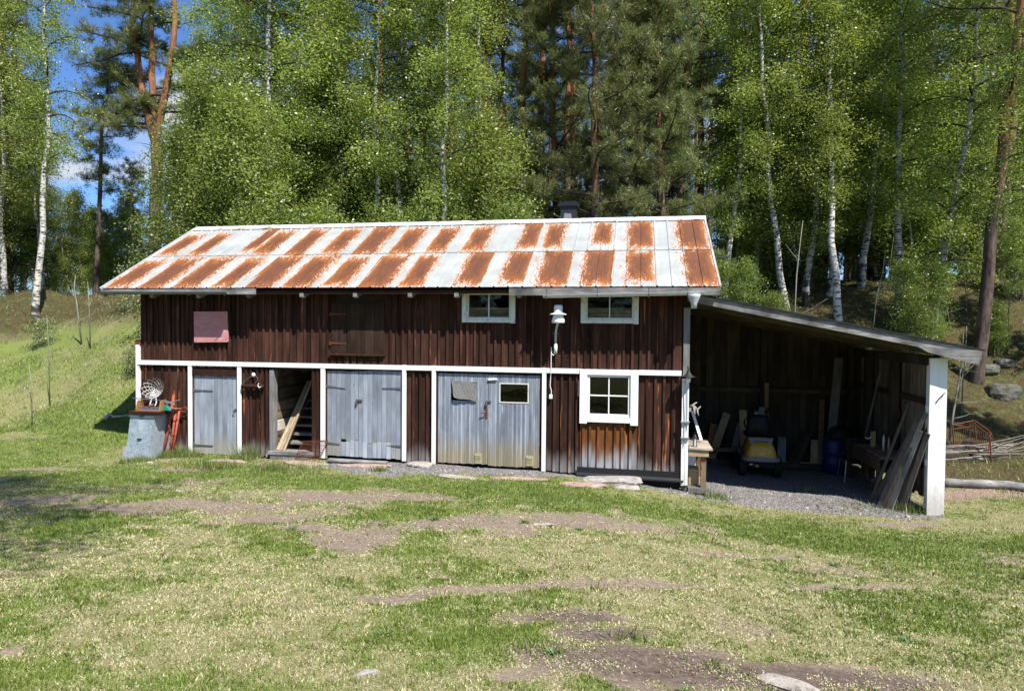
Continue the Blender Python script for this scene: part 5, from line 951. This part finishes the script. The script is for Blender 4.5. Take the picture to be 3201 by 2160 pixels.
c = onX(2795, 1285, 15.12); bs_ = thing('bow_saw', 'rusty bow saw hung on the shed side wall', 'saw', tuple(c)); MB().tube([c+np.array([0, -.28, -.08]), c+np.array([0, -.22, .08]), c+np.array([0, 0, .13]), c+np.array([0, .22, .08]), c+np.array([0, .3, -.08])], .013, 6).build('bow', 'rust', bs_, c, True); MB().box(c[0]-.004, c[0]+.004, c[1]-.28, c[1]+.3, c[2]-.10, c[2]-.07).build('blade', 'iron', bs_, c)
LP = [((2722, 1568), (2842, 1262), 14.95, 9, 'plankgrey', 'long thin crooked lath leaning leftmost of the right-hand planks'), ((2738, 1565), (2872, 1315), 15.10, 20, 'plankgrey', 'broad grey plank leaning second from the left in the right stack'), ((2752, 1582), (2885, 1285), 15.05, 18, 'plankgrey', 'long brown-grey plank in the middle of the right stack'), ((2762, 1590), (2895, 1292), 14.98, 11, 'plankgrey', 'pale-edged batten leaning on top of the right stack'), ((2780, 1592), (2875, 1345), 14.90, 17, 'grey', 'grey plank with pale foot leaning in front of the stack'), ((2800, 1590), (2905, 1340), 15.06, 15, 'plankgrey', 'dark plank leaning right of the middle in the stack'), ((2818, 1598), (2900, 1355), 14.97, 14, 'plankgrey', 'short plank leaning rightmost of the stack by the white post'), ((2790, 1585), (2890, 1370), 15.1, 14, 'plankgrey', 'dark backing plank half hidden in the right stack')]
for (bp, tp, xt, w, m_, lab) in LP:
    a = onZ(bp[0], bp[1], -.395); a[2] = gz1(a[0], a[1])-.005; b = onX(*tp, xt); tag(beam('leaning_plank', m_, a, b, w/(F_/11.8), .026, None, (.75, -.65, 0)), lab, 'plank', 'planks leaning on the right side of the lean-to')
tag(beam('leaning_stick', 'grey', onX(2700, 1385, 14.75), onX(2750, 1165, 15.1), .03, .03), 'thin tall stick leaning in the shadow above the side bench', 'stick')

# ================================================================== RIGHT YARD: log, old bed frame, brush
a, b = onG(2935, 1524), onG(3330, 1545); m = MB(); n = 12
m.tube([Vector((a[0]+(b[0]-a[0])*k/n, a[1]+(b[1]-a[1])*k/n+.04*math.sin(k*1.3), gz1(a[0]+(b[0]-a[0])*k/n, a[1]+(b[1]-a[1])*k/n)+.085)) for k in range(n+1)], [.085+.008*math.sin(k*2.1) for k in range(n+1)], 12); tag(m.build('lying_log', 'greyx', None, a, True), 'barked grey log lying along the wood chips', 'log')
bed = thing('bed_frame', 'rusty iron bed end frame standing at the wood edge', 'bed frame', tuple(onG(3040, 1440)))
def BP(x, y, D): return Vector(at(2900+x*.3189, 1100+y*.3189, D))
D0, D1, D2 = 16.3, 16.6, 15.2
A_, B_, C_ = BP(240, 715, D0), BP(458, 672, D1), BP(605, 780, D2); Af, Bf, Cf = BP(262, 925, D0), BP(485, 990, D1), BP(628, 1140, D2)
m = MB().tube([A_, Af], .016, 6).tube([B_, Bf], .018, 6).tube([C_, Cf], .018, 6).tube([A_, B_], .014, 6).tube([B_, C_, BP(625, 800, D2), BP(600, 830, D2)], .018, 6).tube([A_.lerp(Af, .2), B_.lerp(Bf, .17)], .012, 6).tube([A_.lerp(Af, .95), B_.lerp(Bf, .75)], .012, 6).tube([B_.lerp(Bf, .12), C_.lerp(Cf, .1)], .012, 6).tube([B_.lerp(Bf, .8), C_.lerp(Cf, .7)], .010, 6); m.build('frame', 'rustbed', bed, Af)
for k in range(1, 11): t = k/11; MB().tube([A_.lerp(B_, t).lerp(Af.lerp(Bf, t), .18), A_.lerp(B_, t).lerp(Af.lerp(Bf, t), .85)], .007, 5).build('bar', 'rustbed', bed, A_)
for k in range(1, 7): t = k/7; MB().tube([B_.lerp(C_, t).lerp(Bf.lerp(Cf, t), .13), B_.lerp(C_, t).lerp(Bf.lerp(Cf, t), .72)], .007, 5).build('bar', 'rustbed', bed, B_)
def stick(pts, r, name, mat, parent):
    P = [Vector(p) for p in pts]; Q = []
    for i in range(len(P)-1):
        for t in (0, .33, .66): q = P[i].lerp(P[i+1], t); Q.append(q+Vector((J(r), J(r), J(r)))*1.2)
    Q.append(P[-1]); return MB().tube(Q, [r*(1-.7*k/(len(Q)-1)) for k in range(len(Q))], 6).build(name, mat, parent, Q[0], True)
bp = onG(3160, 1420); br = thing('brush_pile', 'heap of bare grey cut branches at the right wood edge', 'branches', (bp[0], bp[1], gz1(bp[0], bp[1])))
for k in range(26):
    x0 = bp[0]+J(1.5); y0 = bp[1]+J(.7); an_ = random.uniform(-.45, .45)+(PI if random.random() < .5 else 0); L = random.uniform(.8, 2.2); x1, y1 = x0+math.cos(an_)*L, y0+math.sin(an_)*L*.6
    z0, z1 = gz1(x0, y0)+random.uniform(.02, .25), gz1(x1, y1)+random.uniform(.02, .35); stick([(x0, y0, z0), ((x0+x1)/2, (y0+y1)/2, (z0+z1)/2+J(.1)), (x1, y1, z1)], random.uniform(.010, .024), 'branch', 'twig', br)
bp2 = onG(2990, 1425); br2 = thing('compost_frame', 'low rotting timber frame with brush beside the bed frame', 'timber frame', (bp2[0], bp2[1], gz1(bp2[0], bp2[1])))
for k in range(3):
    y0 = bp2[1]-.5+k*.45; o = beam('timber', 'leanwoody', (bp2[0]-1.0, y0, gz1(bp2[0]-1, y0)+.06+k*.07), (bp2[0]+.9, y0+.1, gz1(bp2[0]+.9, y0)+.06+k*.05), .09, .09, br2, (0, 1, 0))
for k in range(12):
    x0 = bp2[0]+J(.9); y0 = bp2[1]+J(.4); stick([(x0, y0, gz1(x0, y0)+.1), (x0+J(.6), y0+J(.2), gz1(x0, y0)+.18), (x0+random.uniform(.4, 1.1), y0+J(.3), gz1(x0, y0)+random.uniform(.05, .3))], .012, 'twig', 'twig', br2)
pl_ = onG(400, 1308); tag(stick([onG(325, 1316)+np.array([0, 0, .06]), onG(380, 1308)+np.array([0, 0, .10]), onG(440, 1303)+np.array([0, 0, .10])], .055, 'pale_log', 'logpale', None), 'bleached pale branch lying in the grass left of the bin', 'branch')

# ================================================================== TREES
def tube_np(paths, n=6):
    m = MB()
    for pts, rad in paths: m.tube(pts, rad, n, False)
    return m
def tree_mesh(name, mb, mat, smooth=True):
    me = bpy.data.meshes.new(name); me.from_pydata(mb.v, [], mb.f); me.materials.append(MAT[mat]); me.polygons.foreach_set('use_smooth', [smooth]*len(me.polygons)); return me
def rand_dirs(n):
    v = RNG.normal(size=(n, 3)); return v/np.linalg.norm(v, axis=1, keepdims=True)
def leaves(C, per, sig, size, mat, name, droop=.25):
    C = np.asarray(C); n = len(C)*per; c = np.repeat(C, per, 0); P = c+RNG.normal(0, 1, (n, 3))*np.array([sig, sig, sig*.85]); P[:, 2] -= np.abs(RNG.normal(0, sig*droop, n))
    a = rand_dirs(n); a[:, 2] *= .55; a /= np.linalg.norm(a, axis=1, keepdims=True); b = np.cross(a, rand_dirs(n)); b /= np.linalg.norm(b, axis=1, keepdims=True)
    s = (size*RNG.uniform(.6, 1.25, n))[:, None]; V = np.stack([P-a*s*.55, P+b*s*.36, P+a*s*.6, P-b*s*.36], 1)
    tone = np.clip(np.repeat(RNG.uniform(.0, .9, len(C)), per)+RNG.normal(0, .25, n), 0, 1)
    return mesh_from(name, V.reshape(-1, 3), np.arange(n*4).reshape(-1, 4), mat, [('lv', 'FLOAT', np.repeat(tone, 4))])
def needles(C, D, per, ln, wd, mat, name):
    C = np.asarray(C); D = np.asarray(D); n = len(C)*per; c = np.repeat(C, per, 0); d = np.repeat(D, per, 0)+rand_dirs(n)*.95; d[:, 2] += .25; d /= np.linalg.norm(d, axis=1, keepdims=True)
    p = c+RNG.normal(0, .055, (n, 3)); b = np.cross(d, rand_dirs(n)); b /= np.linalg.norm(b, axis=1, keepdims=True); l = (ln*RNG.uniform(.6, 1.2, n))[:, None]
    V = np.stack([p-b*wd, p+b*wd, p+d*l], 1); tone = np.clip(np.repeat(RNG.uniform(.1, .9, len(C)), per)+RNG.normal(0, .2, n), 0, 1)
    return mesh_from(name, V.reshape(-1, 3), np.arange(n*3).reshape(-1, 3), mat, [('lv', 'FLOAT', np.repeat(tone, 3))])
def wander(z0, z1, n, amp, x=0., y=0., lean=(0, 0)):
    px, py = x, y; out = []
    for k in range(n+1):
        t = k/n; out.append((px+lean[0]*t, py+lean[1]*t, z0+(z1-z0)*t)); px += random.gauss(0, amp); py += random.gauss(0, amp)
    return out
def lerp_path(path, z):
    for a, b in zip(path, path[1:]):
        if a[2] <= z <= b[2]: t = (z-a[2])/max(1e-6, b[2]-a[2]); return Vector(a).lerp(Vector(b), t)
    return Vector(path[-1])
PROTO = {}
def make_birch(key, H, spread, low, nl, per, leaf=.068, r=.13, sig=.185, mat='birchleaf', stems=1, sub=4):
    T = MB(); Lm = MB(); C = []
    for s_ in range(stems):
        ox, oy = (0, 0) if stems == 1 else (J(.5), J(.5)); path = wander(-.25, H, 14, H*.006, ox, oy, (J(H*.05), J(H*.05)) if stems == 1 else (J(H*.2), J(H*.2)))
        T.tube(path, [r*(1-.93*(k/14)**.9)*(1.25 if k == 0 else 1) for k in range(15)], 8, False)
        for i in range(nl):
            f = low+(1-low)*((i+random.random())/nl)**.9; z = f*H*.985; base = lerp_path(path, z); az = i*2.4+J(.5); prof = math.sin(PI*min(1, max(.12, ((f-low)/(1-low))*.86+.16)))**.7
            L = spread*prof*random.uniform(.7, 1.15); el = random.uniform(.35, .95); d = Vector((math.cos(az)*math.cos(el), math.sin(az)*math.cos(el), math.sin(el))); P = [base]; p = base.copy(); nseg = 5
            for k in range(nseg): d = (d+Vector((J(.18), J(.18), -.20-.05*k))).normalized(); p = p+d*(L/nseg); P.append(p.copy())
            rr = max(.012, r*.42*(1-f*.75)*min(1, L/spread+.2)); Lm.tube(P, [rr*(1-.85*k/nseg) for k in range(nseg+1)], 4, False)
            for k in range(1, nseg+1):
                for q in range(sub if k > 1 else 2):
                    dd = Vector((J(1), J(1), J(.8)-.15)).normalized()*random.uniform(.15, .42)*(spread/2.2)**.5; e = P[k].lerp(P[k-1], random.random())+dd; C.append(e[:])
                    if q == 0: Lm.tube([P[k], P[k].lerp(e, .6)+Vector((0, 0, .03)), e], [rr*.3+.003, .005, .003], 3, False)
    PROTO[key] = (tree_mesh(key+'_trunk', T, 'birchbark'), tree_mesh(key+'_limbs', Lm, 'limb'), leaves(C, per, sig, leaf, mat, key+'_crown', .5))
def make_pine(key, H, low, nl, spread, per=26, r=.17, mat='needle', dead=8, forks=1, sub=4, ln=.15):
    T = MB(); Lm = MB(); C = []; Dv = []; tr = wander(-.3, H, 12, H*.004, 0, 0, (J(.5), J(.5))); paths = [tr]
    if forks > 1:
        zf = H*.40; bp_ = lerp_path(tr, zf); stem = [p for p in tr if p[2] < zf]+[tuple(bp_)]; T.tube(stem, [r*(1.2 if k == 0 else 1-.22*k/len(stem)) for k in range(len(stem))], 10, False); paths = []
        for q in range(forks):
            a = [-.75, -.12, .62][q]; pp = [(bp_.x+a*min(1, t*2.4)**.8+a*.5*t+J(.04), bp_.y+J(.08), zf-.3+(H-zf+.3)*t) for t in np.linspace(0, 1, 11)]; paths.append(pp); T.tube(pp, [r*.62*(1-.7*k/10) for k in range(11)], 8, False)
    else: T.tube(tr, [r*(1-.75*k/12)*(1.2 if k == 0 else 1) for k in range(13)], 9, False)
    for i in range(nl):
        path = random.choice(paths); left = forks > 1 and i % 5 < 3; f = low+(1-low)*(i+random.random())/nl; z = min(f*H, H*.99); base = lerp_path(path, z); az = i*2.4+J(.6); az = (PI+J(.7)) if left else az; L = spread*random.uniform(.55, 1.1)*(1.05-.75*((f-low)/(1-low))**1.6)*(1.15 if left else .8 if forks > 1 else 1); el = random.uniform(-.1, .45)+.4*(f-low); d = Vector((math.cos(az)*math.cos(el), math.sin(az)*math.cos(el), math.sin(el))); P = [base]; p = base.copy(); ns = 5
        for k in range(ns): d = (d+Vector((J(.25), J(.25), J(.14)+(.09 if k > 2 else -.05)))).normalized(); p = p+d*(L/ns); P.append(p.copy())
        rr = r*.30*(1-.6*f); Lm.tube(P, [rr*(1-.8*k/ns)+.006 for k in range(ns+1)], 5, False)
        for k in range(2, ns+1):
            for q in range(sub):
                dd = Vector((J(1), J(1), J(.45)+.12)).normalized()*random.uniform(.12, .55); e = P[k].lerp(P[k-1], random.random())+dd
                for w in range(3): o = Vector((J(.15), J(.15), J(.10))); C.append((e+o)[:]); Dv.append((dd.normalized()*.6+Vector((0, 0, .35)))[:])
                if q < 2: Lm.tube([P[k], e], [.009, .004], 3, False)
    for i in range(dead):
        z = H*random.uniform(.18, max(.22, low)); base = lerp_path(tr, min(z, tr[-1][2])); az = random.uniform(0, 2*PI); L = random.uniform(.3, 1.5); P = [base]; p = base.copy(); d = Vector((math.cos(az), math.sin(az), J(.3)))
        for k in range(4): d = (d+Vector((J(.35), J(.35), J(.3)-.06))).normalized(); p = p+d*(L/4); P.append(p.copy())
        Lm.tube(P, [.018, .014, .011, .008, .003], 4, False)
    PROTO[key] = (tree_mesh(key+'_trunk', T, 'pinebark'), tree_mesh(key+'_limbs', Lm, 'limb'), needles(C, Dv, per, ln, .0085, mat, key+'_crown'))
make_birch('B0', 16, 2.5, .22, 40, 46); make_birch('B1', 15, 2.1, .26, 36, 46); make_birch('B2', 17, 3.0, .20, 44, 46); make_birch('B3', 14, 2.3, .12, 38, 46); make_birch('B4', 15, 1.9, .34, 34, 38, r=.15)
make_birch('U0', 5.5, 1.5, .10, 16, 36, .072, .045, .2, 'bushleaf', 3, 3); make_birch('U1', 4.2, 1.3, .08, 14, 38, .072, .04, .2, 'bushleaf', 3, 3); make_birch('U2', 6.5, 1.5, .10, 18, 36, .072, .05, .2, 'birchleaf', 3, 3)
make_birch('W0', 1.5, .6, .15, 7, 7, .075, .014, .14, 'paleleaf', 3, 2); make_birch('W1', 2.2, .6, .3, 6, 5, .07, .016, .13, 'paleleaf', 2, 2)
make_pine('P0', 18, .52, 30, 2.6); make_pine('P1', 19, .60, 26, 2.4); make_pine('P2', 17, .42, 34, 2.8, per=24); make_pine('P3', 14, .20, 46, 2.7, per=30, dead=12, sub=5); make_birch('B5', 15, 2.7, .5, 32, 24); make_pine('PF', 15, .42, 46, 3.0, r=.24, forks=3, dead=18, sub=6, per=32); make_pine('PS', 10.5, .42, 22, 1.35, r=.12, dead=10, per=22); make_pine('S0', 9, .12, 40, 1.6, mat='spruce', r=.10, dead=4, sub=3); make_pine('S1', 13, .10, 46, 2.2, mat='spruce', r=.14, dead=4, sub=3)
KIND = {'B': ('birch_tree', 'tree'), 'U': ('leafy_bush', 'bush'), 'W': ('sapling_shrub', 'shrub'), 'P': ('pine_tree', 'tree'), 'S': ('spruce_tree', 'tree')}
def tree(key, x, y, s=1., rz_=None, label=None, group=None, lean=(0, 0), sz=None, sink=.0):
    nm, cat = KIND[key[0]]; e = bpy.data.objects.new(nm, None); e.empty_display_size = .3; COL.objects.link(e); e.location = (x, y, gz1(x, y)-sink); e.rotation_euler = (lean[0], lean[1], random.uniform(0, 2*PI) if rz_ is None else rz_); e.scale = (s, s, s if sz is None else sz); tag(e, label, cat, group)
    for pn, me in zip(('trunk', 'limbs', 'crown'), PROTO[key]):
        o = bpy.data.objects.new(pn, me); COL.objects.link(o); o.parent = e
        if pn != 'trunk': o['kind'] = 'stuff'
    return e
def tpx(key, px, D, s=1., label=None, group=None, **k):
    p = at(px, 1000, D); return tree(key, p[0], p[1], s, label=label, group=group, **k)
rr_0 = random.Random(9)
# --- named individuals, left to right
tpx('B4', 108, 22, .8, 'birch with bright white lower trunk on the grassy bank at left', lean=(0, 0), rz_=1.0, sz=.98)
tpx('B1', 18, 26, .95, 'slim birch at the far left picture edge behind the bank'); tpx('B4', 140, 28, .6, 'thin pale birch just right of the white-trunked one'); tpx('B0', -120, 24, .95, 'birch reaching into the picture from beyond the left edge')
tpx('B3', 60, 33, .75, 'leafy birch further back behind the white-trunked birch'); tpx('U2', 195, 29, .75, 'young leafy birch thicket left of the slim orange pine'); tpx('U0', 350, 31, .75, 'green bush below the old forked pine')
tpx('PS', 297, 28, 1.0, 'slim pine with bare orange trunk against the blue sky', rz_=.5)
tpx('PF', 473, 25, 1.0, 'big old pine forking into three orange stems beside the roof end', rz_=0.0)
tpx('S0', 420, 34, .75, 'dark bushy conifer right behind the forked pine'); tpx('S0', 372, 40, .7, 'smaller dark conifer between the slim and forked pines')
tpx('U2', 250, 36, .8, 'distant leafy young tree under the sky gap'); tpx('U2', 620, 27, .8, 'leafy young tree at the left end of the roof ridge')
for px, D, kx, s, lab in ((712, 25, 'B1', .88, 'leftmost tall birch above the left half of the roof'), (838, 21.5, 'B2', .95, 'broad bright birch above the third rust stripe'), (880, 20.5, 'B0', 1.05, 'dense birch filling the wood above the loft hatch'), (1005, 22, 'B2', .95, 'broad birch left of the white trunk above the roof'), (1148, 20.5, 'B1', 1.08, 'birch with exposed white trunk above the middle of the roof'), (1268, 21.5, 'B4', 1.05, 'birch with thin white trunk rising behind the mid ridge'), (1370, 20.5, 'B3', 1.05, 'low-crowned birch left of the row of pine trunks'), (1470, 23, 'B0', .95, 'birch mingling with the first pine trunks'),
                      (2262, 23, 'B1', .95, 'slender birch behind the right roof corner'), (2350, 25, 'B0', 1., 'pale-trunked birch right of the roof corner'), (2455, 22, 'B2', 1., 'broad bright birch above the upper end of the lean-to'), (2590, 24, 'B3', 1.1, 'dense leafy birch above the middle of the lean-to roof'), (2640, 20.5, 'B4', 1., 'leaning birch with clear white trunk behind the lean-to roof'), (2745, 26, 'B0', .95, 'birch between the two clear trunks behind the lean-to'), (2806, 22.5, 'B1', 1.05, 'straight birch with mottled trunk right of the leaning one'), (2905, 21, 'B3', 1.05, 'yellow-green birch hanging over the lean-to end'), (3000, 25, 'B1', .9, 'birch just left of the big right-hand pine'), (3232, 16.5, 'B4', .9, 'birch trunk cut by the right picture edge')):
    tpx(kx, px, D, s, lab, lean=(0, .09) if px == 2640 else (J(.03), J(.03)))
for px, D, kx, s, lab in ((1190, 26, 'P1', 1., 'orange pine trunk right of the white birch trunk'), (1374, 30, 'P0', 1., 'pine trunk deep behind the low-crowned birch'), (1417, 27, 'P0', .95, 'pine left of the close row of pine trunks'), (1530, 27, 'P1', 1., 'thin pine first in the row above the upper left window'), (1566, 30, 'P1', .95, 'leaning pine second in the row above the windows'), (1622, 23.5, 'P0', 1.05, 'thickest orange pine trunk in the row above the windows'), (1684, 26, 'P1', 1., 'pine just left of the chimney'), (1715, 31, 'P0', 1., 'far thin pine behind the chimney pines'), (1772, 27, 'P1', .95, 'pine standing straight above the chimney'), (1850, 21, 'P3', 1.0, 'low-branched olive pine right of the chimney'), (1990, 22.5, 'P3', 1.08, 'broad low-branched pine above the right window'), (2080, 21.6, 'P3', .95, 'olive low-branched pine left of the roof corner'), (1740, 22.5, 'P3', .9, 'low-branched pine standing behind the chimney'), (2110, 24, 'P2', .95, 'pine left of the small sky gap'), (2172, 26, 'P2', 1., 'dark ivy-like pine trunk above the right roof corner'),
                      (2523, 25, 'P1', 1., 'dark pine trunk behind the upper end of the lean-to'), (2563, 28, 'P0', 1., 'second dark pine trunk behind the lean-to'), (2722, 29, 'P0', 1., 'brown pine deep behind the lean-to birches'), (3052, 20, 'P2', 1.15, 'big orange-barked pine at the right edge of the wood'), (3120, 25, 'P1', 1., 'pine just right of the big right-hand pine'), (3192, 28, 'P2', 1., 'dark pine at the far right edge')):
    tpx(kx, px, D, s, lab, lean=(0, .05) if px in (3052, 1566) else (J(.02), J(.02)))
for px, D, kx, s, lab in ((640, 19.8, 'U0', 1., 'bush peeping over the ridge at its left third'), (800, 19.2, 'U2', 1., 'tall bush behind the ridge above the pink panel side'), (960, 19.4, 'U0', 1.1, 'bush behind the ridge above the loft hatch'), (1080, 19.6, 'U2', .95, 'bush behind the ridge left of the mid roof'), (1215, 19.4, 'U0', 1.05, 'bush behind the middle of the ridge'), (1330, 19.5, 'U2', 1., 'bush behind the ridge right of the middle'), (1450, 19.6, 'U1', 1.2, 'bush behind the ridge left of the chimney'), (1560, 19.8, 'U0', 1.05, 'bush close left of the chimney'), (1640, 20.2, 'U1', 1., 'low bush near the chimney foot'), (1900, 20.0, 'U1', 1.1, 'thin bush right of the chimney'), (2030, 20.4, 'U1', 1., 'sparse bush behind the right third of the ridge'), (2290, 21.5, 'U0', .6, 'leafy bush between the roof corner and the lean-to roof'), (2430, 20, 'U0', .5, 'low green bush close above the lean-to roof'), (2880, 20.5, 'U0', .6, 'light bush behind the lean-to end'), (3095, 21, 'U1', .4, 'small bush with yellow leaves near the big pine foot'), (3170, 23, 'U0', .5, 'bush on the wooded bank at far right')):
    tpx(kx, px, D, s, lab)
for k in range(14):
    px = 600+k*74+rr_0.uniform(-20, 20); tpx(('U0', 'U2', 'U1')[k % 3], px, rr_0.uniform(21.5, 25), rr_0.uniform(1.0, 1.3), 'leafy bush filling the wood just behind the ridge bushes', 'bushes behind the ridge')
for k in range(15):
    px = 2290+k*66+rr_0.uniform(-20, 20); tpx(('U2', 'U0')[k % 2], px, rr_0.uniform(25, 31), rr_0.uniform(1.0, 1.45), 'young leafy tree filling the wood behind the lean-to', 'young trees behind the lean-to')
for px, D, sc_ in ((-30, 27, .9), (55, 29, .95), (165, 31, .8), (330, 34, .6)): tpx('U2', px, D, sc_, 'light green young tree along the top of the left bank', 'young trees along the left bank')
for px, D, kx, s, lab in ((2520, 23.5, 'B3', 1.05, 'low-crowned birch between the lean-to pines'), (2690, 24.5, 'B3', 1.1, 'low-crowned birch behind the leaning birch'), (2860, 25, 'B2', 1., 'broad birch behind the lean-to end'), (2400, 27, 'B3', 1.1, 'low-crowned birch behind the cabin side')): tpx(kx, px, D, s, lab)
for px, D, kx, s, lab in ((398, 18.2, 'W1', .95, 'pale-leaved shrub right beside the barn corner'), (412, 17.0, 'W0', .5, 'small pale shrub low beside the corner board'), (130, 20.2, 'W0', .6, 'shrub at the foot of the white birch'), (420, 23, 'W1', 1.3, 'bright shrub just above the left roof edge'), (352, 20.5, 'W1', .8, 'thin pale shrub on the bank under the eaves')):
    tpx(kx, px, D, s, lab)
# --- depth of the wood: look-alike trees
WOODP, WOODB, WOODS = 'pine among the many trunks deep in the wood', 'birch among the many trees deep in the wood', 'dark conifer deep in the wood'
rr_ = random.Random(5)
for i in range(140):
    px = -260+3760*((i*0.618034) % 1.0)+rr_.uniform(-20, 20); D = 29+ (i % 10)*2.9+rr_.uniform(-1.2, 1.2)
    if 120 < px < 620:
        if i % 2: continue
        D += 14; q = rr_.random(); tpx('S0' if q < .4 else 'U2', px, D, rr_.uniform(.5, .7) if q < .4 else rr_.uniform(.7, .95), WOODS if q < .4 else 'young leafy tree far behind the sky gap', 'dark conifers deep in the wood' if q < .4 else 'young trees under the sky gap'); continue
    q = rr_.random()
    if q < .34: tpx(rr_.choice(('P0', 'P1', 'P2')), px, D, rr_.uniform(.85, 1.1), WOODP, 'pines deep in the wood')
    elif q < .60: tpx(rr_.choice(('B0', 'B1', 'B3', 'B4')), px, D, rr_.uniform(.8, 1.05), WOODB, 'birches deep in the wood')
    else: tpx('S1' if rr_.random() < .6 else 'S0', px, D, rr_.uniform(.8, 1.1), WOODS, 'dark conifers deep in the wood')
# --- trees on the camera's side, seen in the panes and by their shade
pS = onG(30, 1680); tree('B5', pS[0]+3.5, pS[1]-4.4, 1.0, .3, 'birch beyond the left edge whose leaf shade falls on the lawn', None)
for k, (x, y) in enumerate([(-9+1.15*j, -31-2.5*(j % 3)) for j in range(26)]): tree(('S1', 'S1', 'S0', 'B3')[k % 4], x, y, 1.0, None, 'tree across the yard mirrored in the window panes', 'trees across the yard')
for k, (x, y) in enumerate(((22.8, 5.2), (25.5, 4.6), (24.6, 8.2), (27.5, 7.5), (23.4, 10.5), (29, 4.0))): tree(('P3', 'U2', 'S0', 'B3')[k % 4], x, y, .6, None, 'tree beyond the right edge shading the wooded bank', 'trees beyond the right edge')
# --- bare thin saplings by the white post
def sapling(pts, D, r, lab, twigs):
    P = [Vector(at(px, py, D)) for px, py in pts]; P[0].z = gz1(P[0].x, P[0].y)-.03; e = thing('bare_sapling', lab, 'sapling', P[0]); MB().tube(P, [r*(1-.75*k/(len(P)-1)) for k in range(len(P))], 7).build('stem', 'sapling', e, P[0], True)
    for (i, t, dx, dz) in twigs:
        b = P[i].lerp(P[i+1], t); stick([b, b+Vector((dx*.5, J(.1), dz*.5)), b+Vector((dx, J(.2), dz))], .011, 'twig', 'sapling', e)
sapling([(2966, 1392), (2980, 1290), (2998, 1190), (3008, 1120), (3012, 1040)], 17.5, .035, 'pale bare sapling just right of the white post', [(0, .8, .8, .25), (1, .3, 1.1, .1), (1, .9, -.6, .2), (2, .4, 1.2, .05), (2, .6, -.7, -.1)])
sapling([(3006, 1270), (3010, 1190), (3018, 1110), (3022, 1020)], 18.6, .022, 'thinner bare sapling behind the pale one', [(0, .5, .5, .3), (1, .5, .6, .2)])
sapling([(2712, 1000), (2740, 930), (2760, 850), (2768, 780)], 19.5, .018, 'thin grey sapling behind the lean-to roof', [(1, .2, .6, .4), (0, .6, -.5, .4)]); sapling([(2478, 945), (2490, 860), (2500, 770), (2510, 690)], 20, .028, 'pale slim sapling above the upper lean-to roof', [(0, .6, .9, .6), (1, .5, -.4, .5)])
for k in range(16):
    px = 2700+k*33+rr_.uniform(-14, 14); D = rr_.uniform(19, 27); b = at(px, 1000, D); pts = [(px, 1000)]; hh = rr_.uniform(1.2, 3.2); dx = rr_.uniform(-.4, .4)
    P0 = Vector((b[0], b[1], gz1(b[0], b[1])-.03)); e = thing('bare_sapling', 'thin bare sapling among many on the wooded bank', 'sapling', P0, 'bare saplings on the wooded bank'); Pm = [P0, P0+Vector((dx*.3, 0, hh*.4)), P0+Vector((dx*.7, 0, hh*.75)), P0+Vector((dx, 0, hh))]
    MB().tube(Pm, [.02, .015, .010, .004], 5).build('stem', 'sapling', e, P0, True)
    for q in range(5): c_ = Pm[1].lerp(Pm[3], rr_.random()); stick([c_, c_+Vector((rr_.uniform(-.5, .5), rr_.uniform(-.3, .3), rr_.uniform(0, .4)))], .007, 'twig', 'twig', e)
sapling([(255, 1010), (240, 950), (232, 900), (236, 860)], 19.5, .025, 'pale bare sapling on the grassy bank', [(0, .5, .3, .3), (1, .4, -.3, .3)]); sapling([(282, 1020), (278, 940), (274, 880)], 19, .018, 'thin bare sapling right of the pale one on the bank', [(0, .6, .2, .3)]); sapling([(100, 1262), (98, 1200), (92, 1150)], 15.5, .014, 'bare twig sapling in the grass at left', [(0, .6, .15, .3), (0, .3, -.15, .2)]); sapling([(155, 1115), (150, 1050), (146, 985)], 17.0, .014, 'bare thin sapling left of the bank shrubs', [(0, .6, .15, .3)])
# ================================================================== CABIN IN THE WOOD
cp_ = at(2345, 900, 33); cxx, cyy = cp_[0], cp_[1]; czz = gz1(cxx, cyy); cab = thing('cabin', 'red wooden cabin with pale roof half hidden in the wood', 'cabin', (cxx, cyy, czz)); RZC = float(at(2345, 782, 33)[2]); EVC = float(at(2345, 822, 32)[2])
MB().box(cxx-2.6, cxx+2.6, cyy, cyy+3.4, czz-.4, EVC).build('wall', 'redwall', cab, (cxx, cyy, czz)); MB().prism([(cyy-.35, EVC-.03), (cyy+1.7, RZC), (cyy+3.75, EVC-.03), (cyy+3.75, EVC-.10), (cyy+1.7, RZC-.07), (cyy-.35, EVC-.10)], cxx-2.9, cxx+2.9, 'x').build('roof', 'roofmetal', cab, (cxx, cyy, EVC))
for dx in (-2.58, 2.58): MB().box(cxx+dx-.07, cxx+dx+.07, cyy-.03, cyy+.02, czz-.3, EVC-.1).build('corner_board', 'white', cab, (cxx+dx, cyy, czz))
for wx in (-1.2, .55): 
    wz = czz+.75; w_ = MB().box(cxx+wx-.45, cxx+wx+.45, cyy-.04, cyy-.005, wz, wz+.08).box(cxx+wx-.45, cxx+wx+.45, cyy-.04, cyy-.005, wz+.92, wz+1.0).box(cxx+wx-.45, cxx+wx-.37, cyy-.04, cyy-.005, wz+.08, wz+.92).box(cxx+wx+.37, cxx+wx+.45, cyy-.04, cyy-.005, wz+.08, wz+.92).box(cxx+wx-.37, cxx+wx+.37, cyy-.035, cyy-.005, wz+.48, wz+.53).build('window', 'white', cab, (cxx+wx, cyy, wz)); box('pane', 'black_sheet', cxx+wx-.36, cxx+wx+.36, cyy-.02, cyy-.004, wz+.09, wz+.91, w_)
